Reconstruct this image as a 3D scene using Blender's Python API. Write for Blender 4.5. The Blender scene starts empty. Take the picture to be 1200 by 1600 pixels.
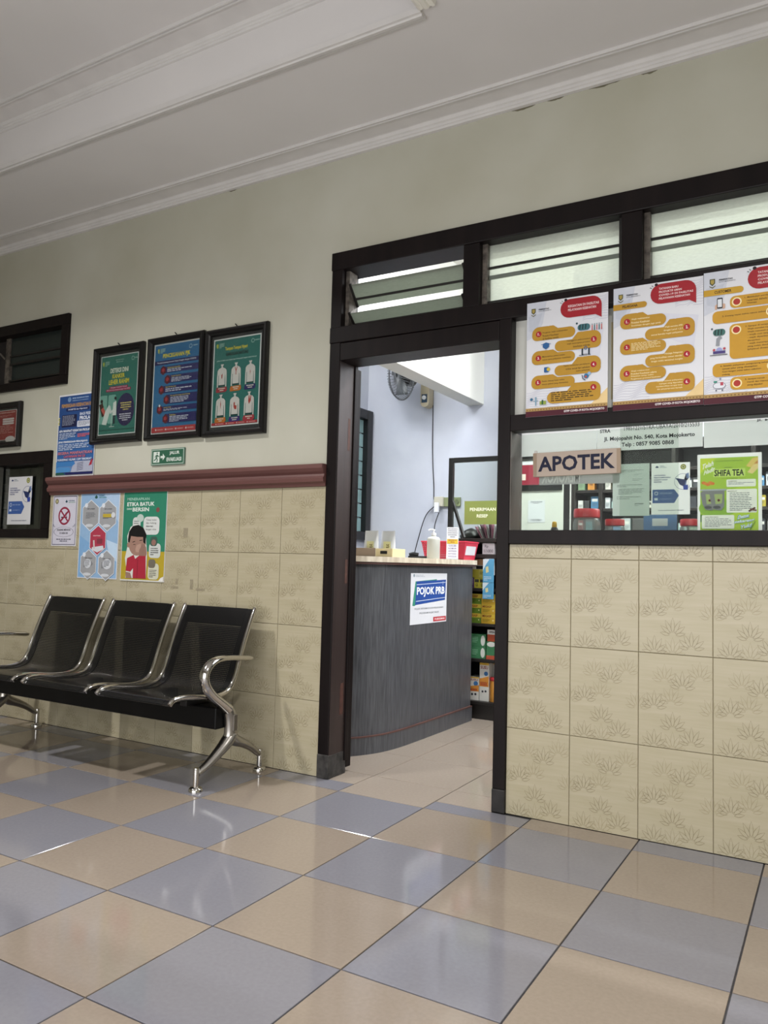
import bpy, bmesh, math, random
from mathutils import Vector, Matrix
random.seed(7)
PI = math.pi
S = bpy.context.scene
C = S.collection

# ------------------------------------------------------------------ camera
cam_d = bpy.data.cameras.new('camera'); cam = bpy.data.objects.new('camera', cam_d); C.objects.link(cam)
YAW, PITCH, ROLL = -0.5277609, 0.06622778, 0.02588974
fw = Vector((math.sin(YAW)*math.cos(PITCH), math.cos(YAW)*math.cos(PITCH), math.sin(PITCH)))
r0 = Vector((math.cos(YAW), -math.sin(YAW), 0)); u0 = r0.cross(fw)
rr = r0*math.cos(ROLL)+u0*math.sin(ROLL); uu = -r0*math.sin(ROLL)+u0*math.cos(ROLL)
M = Matrix((rr, uu, -fw)).transposed().to_4x4(); M.translation = Vector((1.12824, -2.92899, 0.95372))
cam.matrix_world = M
cam_d.sensor_fit = 'VERTICAL'; cam_d.sensor_height = 36.0; cam_d.lens = 1220.05/1600*36
cam_d.clip_start = 0.02; cam_d.clip_end = 200
S.camera = cam

# ------------------------------------------------------------------ view
S.view_settings.view_transform = 'Standard'; S.view_settings.look = 'None'
S.view_settings.gamma = 1; S.view_settings.use_curve_mapping = False
S.view_settings.exposure = 0.12

# ------------------------------------------------------------------ world and large lights
w = bpy.data.worlds.new('world'); S.world = w; w.use_nodes = True
nt = w.node_tree; nt.nodes.clear()
bg = nt.nodes.new('ShaderNodeBackground'); wo = nt.nodes.new('ShaderNodeOutputWorld')
sky = nt.nodes.new('ShaderNodeTexSky'); sky.sky_type = 'HOSEK_WILKIE'; sky.turbidity = 6; sky.sun_direction = (0.3, 0.5, 0.8)
nt.links.new(sky.outputs[0], bg.inputs[0]); nt.links.new(bg.outputs[0], wo.inputs[0]); bg.inputs[1].default_value = 0.6
def area(name, loc, rot, sx, sy, power, col, shape='RECTANGLE', spread=PI):
    d = bpy.data.lights.new(name, 'AREA'); d.shape = shape; d.size = sx
    if shape == 'RECTANGLE': d.size_y = sy
    d.energy = power; d.color = col; d.spread = spread
    o = bpy.data.objects.new(name, d); C.objects.link(o); o.location = loc; o.rotation_euler = rot
    return o
# daylight through the open front of the waiting hall
area('daylight_front_opening', (0.1, -3.46, 1.05), (PI/2, 0, 0), 3.4, 1.9, 62, (1.0, 0.992, 0.985))
# daylight through the high window of the pharmacy, right-hand wall
area('daylight_pharmacy_window', (1.54, 1.5, 2.45), (0, PI/2, 0), 1.0, 1.5, 65, (0.97, 0.99, 1.0))

# ------------------------------------------------------------------ colour + material helpers
def lin(c):
    c /= 255.0
    return c/12.92 if c <= 0.04045 else ((c+0.055)/1.055)**2.4
def rgb(h):
    h = h.lstrip('#'); return (lin(int(h[0:2], 16)), lin(int(h[2:4], 16)), lin(int(h[4:6], 16)), 1)
MATS = {}
def N(nt, t, **kw):
    n = nt.nodes.new(t)
    for k, v in kw.items(): setattr(n, k, v)
    return n
def mat(name, hexc, rough=0.5, metal=0.0, var=0.08, scale=6.0, stretch=(1, 1, 1), bump=0.0, spec=0.5, hex2=None, detail=4.0, coat=0.0, bscale=None):
    if name in MATS: return MATS[name]
    m = bpy.data.materials.new(name); m.use_nodes = True; nt = m.node_tree
    b = nt.nodes['Principled BSDF']; L = nt.links.new
    tc = N(nt, 'ShaderNodeTexCoord'); mp = N(nt, 'ShaderNodeMapping'); mp.inputs['Scale'].default_value = stretch
    L(tc.outputs['Object'], mp.inputs[0])
    no = N(nt, 'ShaderNodeTexNoise'); no.inputs['Scale'].default_value = scale; no.inputs['Detail'].default_value = detail
    L(mp.outputs[0], no.inputs['Vector'])
    rp = N(nt, 'ShaderNodeValToRGB'); c = rgb(hexc)
    if hex2: c1, c2 = c, rgb(hex2)
    else: c1 = tuple(x*(1-var) for x in c[:3])+(1,); c2 = tuple(min(1, x*(1+var)) for x in c[:3])+(1,)
    rp.color_ramp.elements[0].color = c1; rp.color_ramp.elements[1].color = c2
    rp.color_ramp.elements[0].position = 0.3; rp.color_ramp.elements[1].position = 0.7
    L(no.outputs[0], rp.inputs[0]); L(rp.outputs[0], b.inputs['Base Color'])
    b.inputs['Roughness'].default_value = rough; b.inputs['Metallic'].default_value = metal
    b.inputs['Specular IOR Level'].default_value = spec; b.inputs['Coat Weight'].default_value = coat
    if bump:
        bp = N(nt, 'ShaderNodeBump'); bp.inputs['Strength'].default_value = bump; bp.inputs['Distance'].default_value = 0.01
        if bscale:
            n2 = N(nt, 'ShaderNodeTexNoise'); n2.inputs['Scale'].default_value = bscale; L(mp.outputs[0], n2.inputs['Vector']); L(n2.outputs[0], bp.inputs['Height'])
        else: L(no.outputs[0], bp.inputs['Height'])
        L(bp.outputs[0], b.inputs['Normal'])
    MATS[name] = m; return m
def ink(h):
    return mat('print_'+h.lstrip('#'), h, 0.55, var=0.03, scale=40, spec=0.3)
def glass_mat(name, tint, refl=1.0, rough=0.02, frost=0.0, frostcol='#d8ddcf'):
    if name in MATS: return MATS[name]
    m = bpy.data.materials.new(name); m.use_nodes = True; nt = m.node_tree; nt.nodes.clear(); L = nt.links.new
    out = N(nt, 'ShaderNodeOutputMaterial'); tr = N(nt, 'ShaderNodeBsdfTransparent'); tr.inputs[0].default_value = rgb(tint)
    gl = N(nt, 'ShaderNodeBsdfGlossy'); gl.inputs['Roughness'].default_value = rough
    fr = N(nt, 'ShaderNodeFresnel'); fr.inputs[0].default_value = 1.45
    mu = N(nt, 'ShaderNodeMath', operation='MULTIPLY'); mu.inputs[1].default_value = refl; L(fr.outputs[0], mu.inputs[0])
    last = tr.outputs[0]
    if frost:
        df = N(nt, 'ShaderNodeBsdfDiffuse'); df.inputs[0].default_value = rgb(frostcol)
        tl = N(nt, 'ShaderNodeBsdfTranslucent'); tl.inputs[0].default_value = rgb(frostcol)
        m1 = N(nt, 'ShaderNodeMixShader'); m1.inputs[0].default_value = 0.5; L(df.outputs[0], m1.inputs[1]); L(tl.outputs[0], m1.inputs[2])
        no = N(nt, 'ShaderNodeTexNoise'); no.inputs['Scale'].default_value = 30
        mr = N(nt, 'ShaderNodeMapRange'); mr.inputs[3].default_value = frost*0.85; mr.inputs[4].default_value = min(1, frost*1.15); L(no.outputs[0], mr.inputs[0])
        m2 = N(nt, 'ShaderNodeMixShader'); L(mr.outputs[0], m2.inputs[0]); L(last, m2.inputs[1]); L(m1.outputs[0], m2.inputs[2]); last = m2.outputs[0]
    mx = N(nt, 'ShaderNodeMixShader'); L(mu.outputs[0], mx.inputs[0]); L(last, mx.inputs[1]); L(gl.outputs[0], mx.inputs[2])
    L(mx.outputs[0], out.inputs[0]); MATS[name] = m; return m
def perforated(name, hexc, rough, pitch, rad, spec=0.5):
    if name in MATS: return MATS[name]
    m = bpy.data.materials.new(name); m.use_nodes = True; nt = m.node_tree; L = nt.links.new
    b = nt.nodes['Principled BSDF']; b.inputs['Base Color'].default_value = rgb(hexc); b.inputs['Roughness'].default_value = rough; b.inputs['Specular IOR Level'].default_value = spec
    uv = N(nt, 'ShaderNodeUVMap'); sc = N(nt, 'ShaderNodeVectorMath', operation='SCALE'); sc.inputs['Scale'].default_value = 1/pitch; L(uv.outputs[0], sc.inputs[0])
    fr = N(nt, 'ShaderNodeVectorMath', operation='FRACTION'); L(sc.outputs[0], fr.inputs[0])
    sb = N(nt, 'ShaderNodeVectorMath', operation='SUBTRACT'); sb.inputs[1].default_value = (0.5, 0.5, 0); L(fr.outputs[0], sb.inputs[0])
    ln = N(nt, 'ShaderNodeVectorMath', operation='LENGTH'); L(sb.outputs[0], ln.inputs[0])
    lt = N(nt, 'ShaderNodeMath', operation='LESS_THAN'); lt.inputs[1].default_value = rad/pitch; L(ln.outputs['Value'], lt.inputs[0])
    tr = N(nt, 'ShaderNodeBsdfTransparent'); mx = N(nt, 'ShaderNodeMixShader'); L(lt.outputs[0], mx.inputs[0]); L(b.outputs[0], mx.inputs[1]); L(tr.outputs[0], mx.inputs[2])
    L(mx.outputs[0], nt.nodes['Material Output'].inputs[0]); MATS[name] = m; return m
def emit(name, hexc, strength):
    m = bpy.data.materials.new(name); m.use_nodes = True; b = m.node_tree.nodes['Principled BSDF']
    b.inputs['Base Color'].default_value = rgb(hexc); b.inputs['Emission Color'].default_value = rgb(hexc); b.inputs['Emission Strength'].default_value = strength
    return m

PLASTER = mat('cream_plaster', '#b3b1a0', 0.65, var=0.06, scale=1.6, bump=0.06, bscale=14, hex2='#c2c1b4', spec=0.3)
LAV = mat('lavender_white_plaster', '#b3b7c4', 0.7, hex2='#c6c9d2', scale=1.6, bump=0.05, bscale=20)
WHITEW = mat('white_plaster', '#d6d6d0', 0.7, var=0.03, scale=2)
CEIL = mat('ceiling_paint', '#d6d3d2', 0.8, hex2='#e0dddc', scale=1.1, bump=0.03, bscale=8)
CEILTRIM = mat('ceiling_moulding_paint', '#d6d3d1', 0.8, var=0.04, scale=9)
TRIMWHITE = mat('white_moulding_paint', '#e6e3da', 0.5, var=0.03)
WOOD = mat('black_brown_wood', '#110c0d', 0.42, hex2='#1a1313', scale=3, stretch=(6, 6, 0.6), bump=0.05, spec=0.18)
WOODB = mat('worn_brown_wood', '#2c2221', 0.4, hex2='#3a2d2b', scale=3, stretch=(8, 8, 0.5), bump=0.08)
SHOE = mat('worn_grey_post_foot', '#1a1817', 0.7, hex2='#454240', scale=30)
REDWEAR = mat('red_primer_wear', '#40251d', 0.7, hex2='#512e24', scale=40)
MOULD = mat('maroon_moulding_paint', '#63413e', 0.45, hex2='#704b47', scale=3, stretch=(0.4, 4, 4), bump=0.03)
BLACKM = mat('black_metal', '#0b0b0d', 0.35, var=0.1, spec=0.5)
BLACKP = mat('black_plastic', '#101012', 0.4, var=0.1)
CHROME = mat('polished_chrome', '#c9c6c2', 0.12, 1.0, var=0.03)
STEEL = mat('brushed_steel', '#b0aca6', 0.28, 1.0, var=0.06, scale=30)
TILEW = mat('cream_wall_tile', '#aba287', 0.3, hex2='#b4ab93', scale=5, stretch=(1, 1, 14), spec=0.4, bump=0.02)
LINED = mat('lotus_line_dark', '#7d7254', 0.4, var=0.15, scale=60)
LINEF = mat('lotus_line_faint', '#968b6c', 0.4, var=0.1, scale=60)
GROUT = mat('wall_grout', '#8a8068', 0.8, var=0.1, scale=20)
FGREY = mat('blue_grey_floor_tile', '#74737a', 0.09, hex2='#79787f', scale=90, spec=0.5, detail=8)
FBEIGE = mat('beige_floor_tile', '#867a6e', 0.09, hex2='#8c8074', scale=90, spec=0.5, detail=8)
FINNER = mat('inner_beige_floor_tile', '#93877b', 0.10, hex2='#998d81', scale=90, spec=0.5)
FGROUT = mat('floor_grout', '#3c3a3c', 0.9, var=0.2, scale=30)
PAPER = mat('white_paper', '#d9d9dc', 0.5, var=0.02, scale=8)
PAPERW = mat('bright_white_paper', '#dadbe1', 0.5, var=0.02, scale=8)
def backlit(name, hexc):
    m = mat(name, hexc, 0.5, var=0.02, scale=8); nt = m.node_tree; L = nt.links.new
    b = nt.nodes['Principled BSDF']; tl = N(nt, 'ShaderNodeBsdfTranslucent'); tl.inputs[0].default_value = rgb(hexc)
    mx = N(nt, 'ShaderNodeMixShader'); mx.inputs[0].default_value = 0.5; L(b.outputs[0], mx.inputs[1]); L(tl.outputs[0], mx.inputs[2]); L(mx.outputs[0], nt.nodes['Material Output'].inputs[0]); return m
TPAPER = backlit('thin_white_paper', '#f0f0f0')
FRAMEB = mat('black_picture_frame', '#0e0d0e', 0.35, var=0.1, spec=0.4)
MAT_GREY = mat('dark_grey_mount_board', '#2b2b2e', 0.7, var=0.08)
GLASS = glass_mat('clear_glass', '#f4f7f4', 0.16)
GLASSP = glass_mat('picture_glass', '#f4f6f4', 0.15, 0.05)
FROST = glass_mat('dusty_louvre_glass', '#e6eae3', 0.4, 0.25, 0.55, '#d9dcd2')
FROSTD = glass_mat('grimy_louvre_glass', '#7c847c', 0.6, 0.3, 0.75, '#a5aa9e')
GLASSDK = glass_mat('grey_reflective_glass', '#4a5552', 1.0, 0.12, 0.5, '#4f5a58')
COUNTER = mat('charcoal_wood_laminate', '#3c3d41', 0.36, hex2='#5a5b60', scale=22, stretch=(6, 6, 0.35), detail=6, bump=0.03)
STONE = mat('cream_marble_edge', '#b7a893', 0.3, hex2='#e2d8c6', scale=30, stretch=(1, 1, 0.3))
REDBR = mat('red_brown_edge_strip', '#573a35', 0.4, var=0.1)

# ------------------------------------------------------------------ mesh helpers
class MB:
    def __init__(s): s.v = []; s.f = []; s.m = []; s.uv = None
    def add(s, vs, fs, mi=0):
        o = len(s.v); s.v += [tuple(p) for p in vs]; s.f += [tuple(i+o for i in f) for f in fs]; s.m += [mi]*len(fs); return s
    def box(s, x0, x1, y0, y1, z0, z1, mi=0):
        return s.add([(x0,y0,z0),(x1,y0,z0),(x1,y1,z0),(x0,y1,z0),(x0,y0,z1),(x1,y0,z1),(x1,y1,z1),(x0,y1,z1)],
                     [(0,3,2,1),(4,5,6,7),(0,1,5,4),(1,2,6,5),(2,3,7,6),(3,0,4,7)], mi)
    def cbox(s, x0, x1, y0, y1, z0, z1, b=0.004, mi=0):
        bm = bmesh.new(); bmesh.ops.create_cube(bm, size=1)
        for q in bm.verts: q.co = Vector(((x0+x1)/2+q.co.x*(x1-x0), (y0+y1)/2+q.co.y*(y1-y0), (z0+z1)/2+q.co.z*(z1-z0)))
        b = min(b, 0.45*min(x1-x0, y1-y0, z1-z0))
        bmesh.ops.bevel(bm, geom=bm.edges[:], offset=b, segments=2, profile=0.5, affect='EDGES')
        bm.verts.index_update(); s.add([q.co for q in bm.verts], [[q.index for q in f.verts] for f in bm.faces], mi); bm.free(); return s
    def prism_x(s, prof, x0, x1, mi=0):          # profile of (y,z), extruded along x
        n = len(prof); vs = [(x0, y, z) for y, z in prof]+[(x1, y, z) for y, z in prof]
        fs = [(i, (i+1) % n, n+(i+1) % n, n+i) for i in range(n)]+[tuple(range(n))[::-1], tuple(range(n, 2*n))]
        return s.add(vs, fs, mi)
    def prism_y(s, prof, y0, y1, mi=0):          # profile of (x,z)
        n = len(prof); vs = [(x, y0, z) for x, z in prof]+[(x, y1, z) for x, z in prof]
        return s.add(vs, [(i, (i+1) % n, n+(i+1) % n, n+i) for i in range(n)]+[tuple(range(n))[::-1], tuple(range(n, 2*n))], mi)
    def prism_z(s, prof, z0, z1, mi=0):
        n = len(prof); vs = [(x, y, z0) for x, y in prof]+[(x, y, z1) for x, y in prof]
        return s.add(vs, [(i, (i+1) % n, n+(i+1) % n, n+i) for i in range(n)]+[tuple(range(n))[::-1], tuple(range(n, 2*n))], mi)
    def tube(s, pts, rad, seg=10, mi=0, flat=None, up=None):    # rad number or list; flat=(a,b) ellipse multipliers
        pts = [Vector(p) for p in pts]; n = len(pts); rs = rad if isinstance(rad, (list, tuple)) else [rad]*n
        vs = []; fs = []; prev = None
        for i, p in enumerate(pts):
            t = (pts[min(i+1, n-1)]-pts[max(i-1, 0)]).normalized()
            if up is not None: a = Vector(up)
            elif prev is None: a = Vector((1, 0, 0)) if abs(t.x) < 0.9 else Vector((0, 0, 1))
            else: a = prev
            a = (a-t*a.dot(t)).normalized(); b = t.cross(a); prev = a
            fa, fb = flat if flat else (1, 1)
            for k in range(seg):
                an = 2*PI*k/seg; vs.append(p+a*math.cos(an)*rs[i]*fa+b*math.sin(an)*rs[i]*fb)
        for i in range(n-1):
            for k in range(seg): fs.append((i*seg+k, i*seg+(k+1) % seg, (i+1)*seg+(k+1) % seg, (i+1)*seg+k))
        fs.append(tuple(range(seg))[::-1]); fs.append(tuple(range((n-1)*seg, n*seg)))
        return s.add(vs, fs, mi)
    def lathe(s, prof, c=(0, 0, 0), seg=20, mi=0, axis='z', sx=1.0):
        vs = []; fs = []; n = len(prof)
        for r, h in prof:
            for k in range(seg):
                a = 2*PI*k/seg; x, y = r*math.cos(a)*sx, r*math.sin(a)
                vs.append({'z': (c[0]+x, c[1]+y, c[2]+h), 'y': (c[0]+x, c[1]+h, c[2]+y), 'x': (c[0]+h, c[1]+x, c[2]+y)}[axis])
        for i in range(n-1):
            for k in range(seg): fs.append((i*seg+k, i*seg+(k+1) % seg, (i+1)*seg+(k+1) % seg, (i+1)*seg+k))
        fs.append(tuple(range(seg))[::-1]); fs.append(tuple(range((n-1)*seg, n*seg)))
        return s.add(vs, fs, mi)
    def mesh(s, name, mats, smooth=False):
        me = bpy.data.meshes.new(name); me.from_pydata(s.v, [], s.f)
        for m in (mats if isinstance(mats, (list, tuple)) else [mats]): me.materials.append(m)
        me.polygons.foreach_set('material_index', s.m)
        bm = bmesh.new(); bm.from_mesh(me); bmesh.ops.recalc_face_normals(bm, faces=bm.faces); bm.to_mesh(me); bm.free()
        if smooth:
            me.polygons.foreach_set('use_smooth', [True]*len(me.polygons))
            try: me.set_sharp_from_angle(angle=math.radians(40))
            except Exception: pass
        me.update(); return me
    def build(s, name, mats, parent=None, smooth=False, loc=None):
        return link(name, s.mesh(name, mats, smooth), parent, loc)
def link(name, me, parent=None, loc=None, rotz=0):
    o = bpy.data.objects.new(name, me); C.objects.link(o)
    if parent: o.parent = parent
    if loc: o.location = loc
    if rotz: o.rotation_euler.z = rotz
    return o
def tag(o, label=None, cat=None, group=None, kind=None):
    if label: o['label'] = label
    if cat: o['category'] = cat
    if group: o['group'] = group
    if kind: o['kind'] = kind
    return o
def thing(name, label, cat, loc=(0, 0, 0), rotz=0, group=None, kind=None):
    o = bpy.data.objects.new(name, None); C.objects.link(o); o.empty_display_size = 0.05
    o.location = loc; o.rotation_euler.z = rotz
    return tag(o, label, cat, group, kind)
def struct(name, mb, mats, label, cat, smooth=False):
    return tag(mb.build(name, mats, None, smooth), label, cat, kind='structure')
def smoothpath(pts, n=6):
    pts = [Vector(p) for p in pts]; out = []
    for i in range(len(pts)-1):
        p0 = pts[max(i-1, 0)]; p1 = pts[i]; p2 = pts[i+1]; p3 = pts[min(i+2, len(pts)-1)]
        for k in range(n):
            t = k/n; out.append(0.5*((2*p1)+(p2-p0)*t+(2*p0-5*p1+4*p2-p3)*t*t+(3*p1-p0-3*p2+p3)*t**3))
    out.append(pts[-1]); return out
def interp(vals, n=6):
    out = []
    for a, b in zip(vals[:-1], vals[1:]): out += [a+(b-a)*k/n for k in range(n)]
    return out+[vals[-1]]

# ------------------------------------------------------------------ print (lettering and flat artwork)
TXT = {}
def text_geo(s, bold):
    k = (s, bold)
    if k in TXT: return TXT[k]
    cu = bpy.data.curves.new('t', 'FONT'); cu.body = s; cu.resolution_u = 2; cu.offset = 0.030 if bold else 0.008
    o = bpy.data.objects.new('t', cu); C.objects.link(o); bpy.context.view_layer.update()
    me = bpy.data.meshes.new_from_object(o.evaluated_get(bpy.context.evaluated_depsgraph_get()))
    vs = [(q.co.x, q.co.y) for q in me.vertices]; fs = [tuple(p.vertices) for p in me.polygons]
    bpy.data.objects.remove(o); bpy.data.curves.remove(cu); bpy.data.meshes.remove(me)
    xs = [a for a, b in vs] or [0, 1]; ys = [b for a, b in vs] or [0, 1]
    x0, x1, y0, y1 = min(xs), max(xs), min(ys), max(ys)
    vs = [((a-x0)/(x1-x0), (b-y0)/(y1-y0)) for a, b in vs]
    TXT[k] = (vs, fs); return TXT[k]
class Print:
    """flat print on a sheet of W x H: u to the right 0..1, v down 0..1, lying just in front of local y=0 (towards -y)"""
    def __init__(s, W, H, base=0.0004): s.W, s.H = W, H; s.b = base; s.v = []; s.f = []; s.m = []; s.mats = []; s.layer = 0
    def mi(s, h):
        if h not in s.mats: s.mats.append(h)
        return s.mats.index(h)
    def raw(s, vs, fs, h):
        s.layer += 1; y = -(s.b+s.layer*0.000022); o = len(s.v); i = s.mi(h)
        s.v += [(u*s.W, y, (1-v)*s.H) for u, v in vs]; s.f += [tuple(k+o for k in f) for f in fs]; s.m += [i]*len(fs)
    def poly(s, pts, h): s.raw(pts, [tuple(range(len(pts)))], h)
    def rect(s, a, b, c, d, h): s.poly([(a, b), (c, b), (c, d), (a, d)], h)
    def ell(s, u, v, ru, h, rv=None, n=20):
        rv = rv if rv is not None else ru*s.W/s.H
        s.poly([(u+ru*math.cos(2*PI*k/n), v+rv*math.sin(2*PI*k/n)) for k in range(n)], h)
    def ring(s, u, v, ru, wd, h, n=24, rv=None):
        rv = rv if rv is not None else ru*s.W/s.H; k2 = 1-wd
        vs = [(u+ru*q*math.cos(2*PI*k/n), v+rv*q*math.sin(2*PI*k/n)) for q in (1, k2) for k in range(n)]
        s.raw(vs, [(k, (k+1) % n, n+(k+1) % n, n+k) for k in range(n)], h)
    def rr(s, a, b, c, d, h, r=0.02):
        ru = r; rv = r*s.W/s.H; rv = min(rv, (d-b)/2); ru = min(ru, (c-a)/2, rv*s.H/s.W) ; rv = ru*s.W/s.H; pts = []
        for cx, cy, a0 in ((c-ru, b+rv, -90), (c-ru, d-rv, 0), (a+ru, d-rv, 90), (a+ru, b+rv, 180)):
            for k in range(6):
                t = math.radians(a0+k*18); pts.append((cx+ru*math.cos(t), cy+rv*math.sin(t)))
        s.poly(pts, h)
    def line(s, pts, wd, h):
        vs = []; n = len(pts)
        for i, (u, v) in enumerate(pts):
            a = pts[max(i-1, 0)]; b = pts[min(i+1, n-1)]; dx, dy = (b[0]-a[0])*s.W, (b[1]-a[1])*s.H; q = math.hypot(dx, dy) or 1
            vs += [(u-dy/q*wd/2/s.W, v+dx/q*wd/2/s.H), (u+dy/q*wd/2/s.W, v-dx/q*wd/2/s.H)]
        s.raw(vs, [(2*i, 2*i+1, 2*i+3, 2*i+2) for i in range(n-1)], h)
    def text(s, t, a, b, c, d, h, bold=True, skew=0.0, mirror=False, rise=0.0):
        vs, fs = text_geo(t, bold)
        s.raw([((a+(c-a)*((1-x) if mirror else x)+skew*y), d+(b-d)*y-rise*x) for x, y in vs], fs, h)
    def lines(s, a, b, c, d, n, h, fill=0.55, seed=1, right=False, centre=False):
        rd = random.Random(seed); st = (d-b)/n
        for i in range(n):
            ln = (c-a)*(1 if i < n-1 else rd.uniform(0.4, 0.8))*rd.uniform(0.82, 1.0)
            u = a if not right else c-ln
            if centre: u = (a+c-ln)/2
            e = u+ln
            while u < e-0.003:
                wl = min(rd.uniform(0.03, 0.11)*(c-a)/0.6, e-u); s.rect(u, b+i*st, u+wl, b+i*st+st*fill, h); u += wl+0.013*(c-a)/0.5
    def build(s, parent, name='printed_artwork'):
        me = bpy.data.meshes.new(name); me.from_pydata(s.v, [], s.f)
        for h in s.mats: me.materials.append(ink(h))
        me.polygons.foreach_set('material_index', s.m); me.update()
        return link(name, me, parent)
def sheet(name, label, cat, x, y, z, W, H, m=None, rotz=0, th=0.0008, tilt=0, curl=0.0, group=None):
    mb = MB()
    if curl:
        n = 10; pr = []
        for k in range(n+1):
            t = k/n; pr.append((t*W, curl*(1-math.cos((t-0.5)*PI))*-0.5))
        vs = []
        for q in (0, th):
            for (xx, yy) in pr: vs += [(xx, yy+q, 0), (xx, yy+q, H)]
        a = 2*(n+1); fs = []
        for k in range(n): fs += [(2*k, 2*k+2, 2*k+3, 2*k+1), (a+2*k, a+2*k+1, a+2*k+3, a+2*k+2), (2*k, a+2*k, a+2*k+2, 2*k+2), (2*k+1, 2*k+3, a+2*k+3, a+2*k+1)]
        fs += [(0, 1, a+1, a), (2*n, a+2*n, a+2*n+1, 2*n+1)]
        mb.add(vs, fs)
    else: mb.box(0, W, 0, th, 0, H)
    o = mb.build(name, m or PAPER); o.location = (x, y, z); o.rotation_euler = (0, tilt, rotz)
    return tag(o, label, cat, group)

# ================================================================== STRUCTURE
X0, X1, YB = -5.0, 3.0, -3.5
TILE = 0.4; FX0 = 0.106; FY0 = -0.121
fl = struct('floor', MB().box(X0, X1, YB, 0.14, -0.10, -0.004).box(-2.4, 1.6, 0.14, 2.8, -0.10, -0.004), FGROUT, 'tiled floor of beige and blue-grey checkered tiles', 'floor')
def tile_mesh(name, wx, wy, m, cache={}):
    k = (round(wx, 3), round(wy, 3), m.name)
    if k not in cache:
        g = 0.0022; c = 0.0010
        vs = [(g, g, -0.008), (wx-g, g, -0.008), (wx-g, wy-g, -0.008), (g, wy-g, -0.008), (g, g, -c), (wx-g, g, -c), (wx-g, wy-g, -c), (g, wy-g, -c),
              (g+c, g+c, 0), (wx-g-c, g+c, 0), (wx-g-c, wy-g-c, 0), (g+c, wy-g-c, 0)]
        fs = [(0, 1, 5, 4), (1, 2, 6, 5), (2, 3, 7, 6), (3, 0, 4, 7), (4, 5, 9, 8), (5, 6, 10, 9), (6, 7, 11, 10), (7, 4, 8, 11), (8, 9, 10, 11)]
        cache[k] = MB().add(vs, fs).mesh(name, m)
    return cache[k]
def ftile(x0, y0, x1, y1, m): 
    if x1-x0 > 0.01 and y1-y0 > 0.01: link('floor_tile', tile_mesh('floor_tile', x1-x0, y1-y0, m), fl, (x0, y0, 0))
def chk(i, j): return FBEIGE if (i+j) % 2 == 0 else FGREY
for i in range(-12, 8):
    xa, xb = FX0+i*TILE, FX0+(i+1)*TILE
    xa, xb = max(xa, X0), min(xb, X1)
    if xb-xa < 0.02: continue
    for j in range(-12, 0):
        ya, yb = max(FY0+j*TILE, YB), FY0+(j+1)*TILE
        if yb-ya > 0.02: ftile(xa, ya, xb, yb, chk(i, j))
    if i == -2: continue
    ftile(xa, FY0, xb, -0.016 if i == -1 else 0.0, chk(i, 0))
ftile(-0.694, FY0, -0.294, 0.165, FINNER)
ftile(-0.294, -0.016, -0.05, 0.165, FINNER); ftile(-0.883, 0.0, -0.694, 0.165, FINNER)
for i in range(-7, 4):
    xa, xb = max(FX0+i*TILE, -2.4), min(FX0+(i+1)*TILE, 1.6)
    for j in range(0, 7):
        ya, yb = 0.165+j*TILE, min(0.165+(j+1)*TILE, 2.8)
        if xb-xa > 0.02 and yb-ya > 0.02: ftile(xa, ya, xb, yb, FINNER)

# --- front wall with its openings
def wall_cells(xs, zs, holes, y0, y1):
    mb = MB()
    for xa, xb in zip(xs[:-1], xs[1:]):
        for za, zb in zip(zs[:-1], zs[1:]):
            cx, cz = (xa+xb)/2, (za+zb)/2
            if any(h[0] < cx < h[1] and h[2] < cz < h[3] for h in holes): continue
            mb.box(xa, xb, y0, y1, za, zb)
    return mb
FR = (-0.883, 1.17, 0, 2.38)      # door + window frame outline
HOLES = [(-0.883, 0.0, 0, 2.38), (0.0, 1.17, 1.045, 2.38), (-3.95, -2.73, 1.95, 2.365), (-3.95, -2.825, 1.053, 1.563)]
wf = struct('wall_front', wall_cells([X0, -3.95, -2.825, -2.73, -0.883, 0.0, 1.17, X1], [0, 1.045, 1.053, 1.563, 1.95, 2.365, 2.38, 3.2], HOLES, 0.007, 0.14), PLASTER,
            'cream plastered wall with flower-patterned tiles below', 'wall')
struct('wall_left', MB().box(X0-0.1, X0, YB, 0.14, 0, 3.2), PLASTER, 'cream side wall of the waiting hall', 'wall')
struct('wall_right', MB().box(X1, X1+0.1, YB, 0.14, 0, 3.2), PLASTER, 'cream side wall at the far end of the hall', 'wall')
struct('wall_back', wall_cells([X0, -1.7, 1.9, X1], [0, 2.1, 3.2], [(-1.7, 1.9, 0, 2.1)], YB-0.14, YB), PLASTER, 'cream wall with the wide open front', 'wall')
struct('wall_pharmacy_left', MB().box(-2.5, -2.4, 0.14, 2.8, 0, 3.2), LAV, 'lavender side wall inside the pharmacy', 'wall')
struct('wall_pharmacy_back', MB().box(-2.5, 1.7, 2.8, 2.9, 0, 3.2), LAV, 'lavender white back wall inside the pharmacy', 'wall')
struct('wall_pharmacy_right', wall_cells([0.14, 0.7, 2.3, 2.8], [0, 1.9, 3.0, 3.2], [(0.7, 2.3, 1.9, 3.0)], 1.6, 1.7), WHITEW, 'white side wall inside the pharmacy with a high window', 'wall').matrix_world = Matrix(((0, 1, 0, 0), (1, 0, 0, 0), (0, 0, 1, 0), (0, 0, 0, 1)))
struct('ceiling_pharmacy', MB().box(-2.5, 1.7, 0.14, 2.9, 3.2, 3.3), WHITEW, 'white ceiling inside the pharmacy', 'ceiling')
struct('trim_1', MB().cbox(-1.452, -1.312, 0.14, 2.8, 2.245, 3.2, 0.004), WHITEW, 'white concrete beam across the pharmacy', 'beam')
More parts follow.
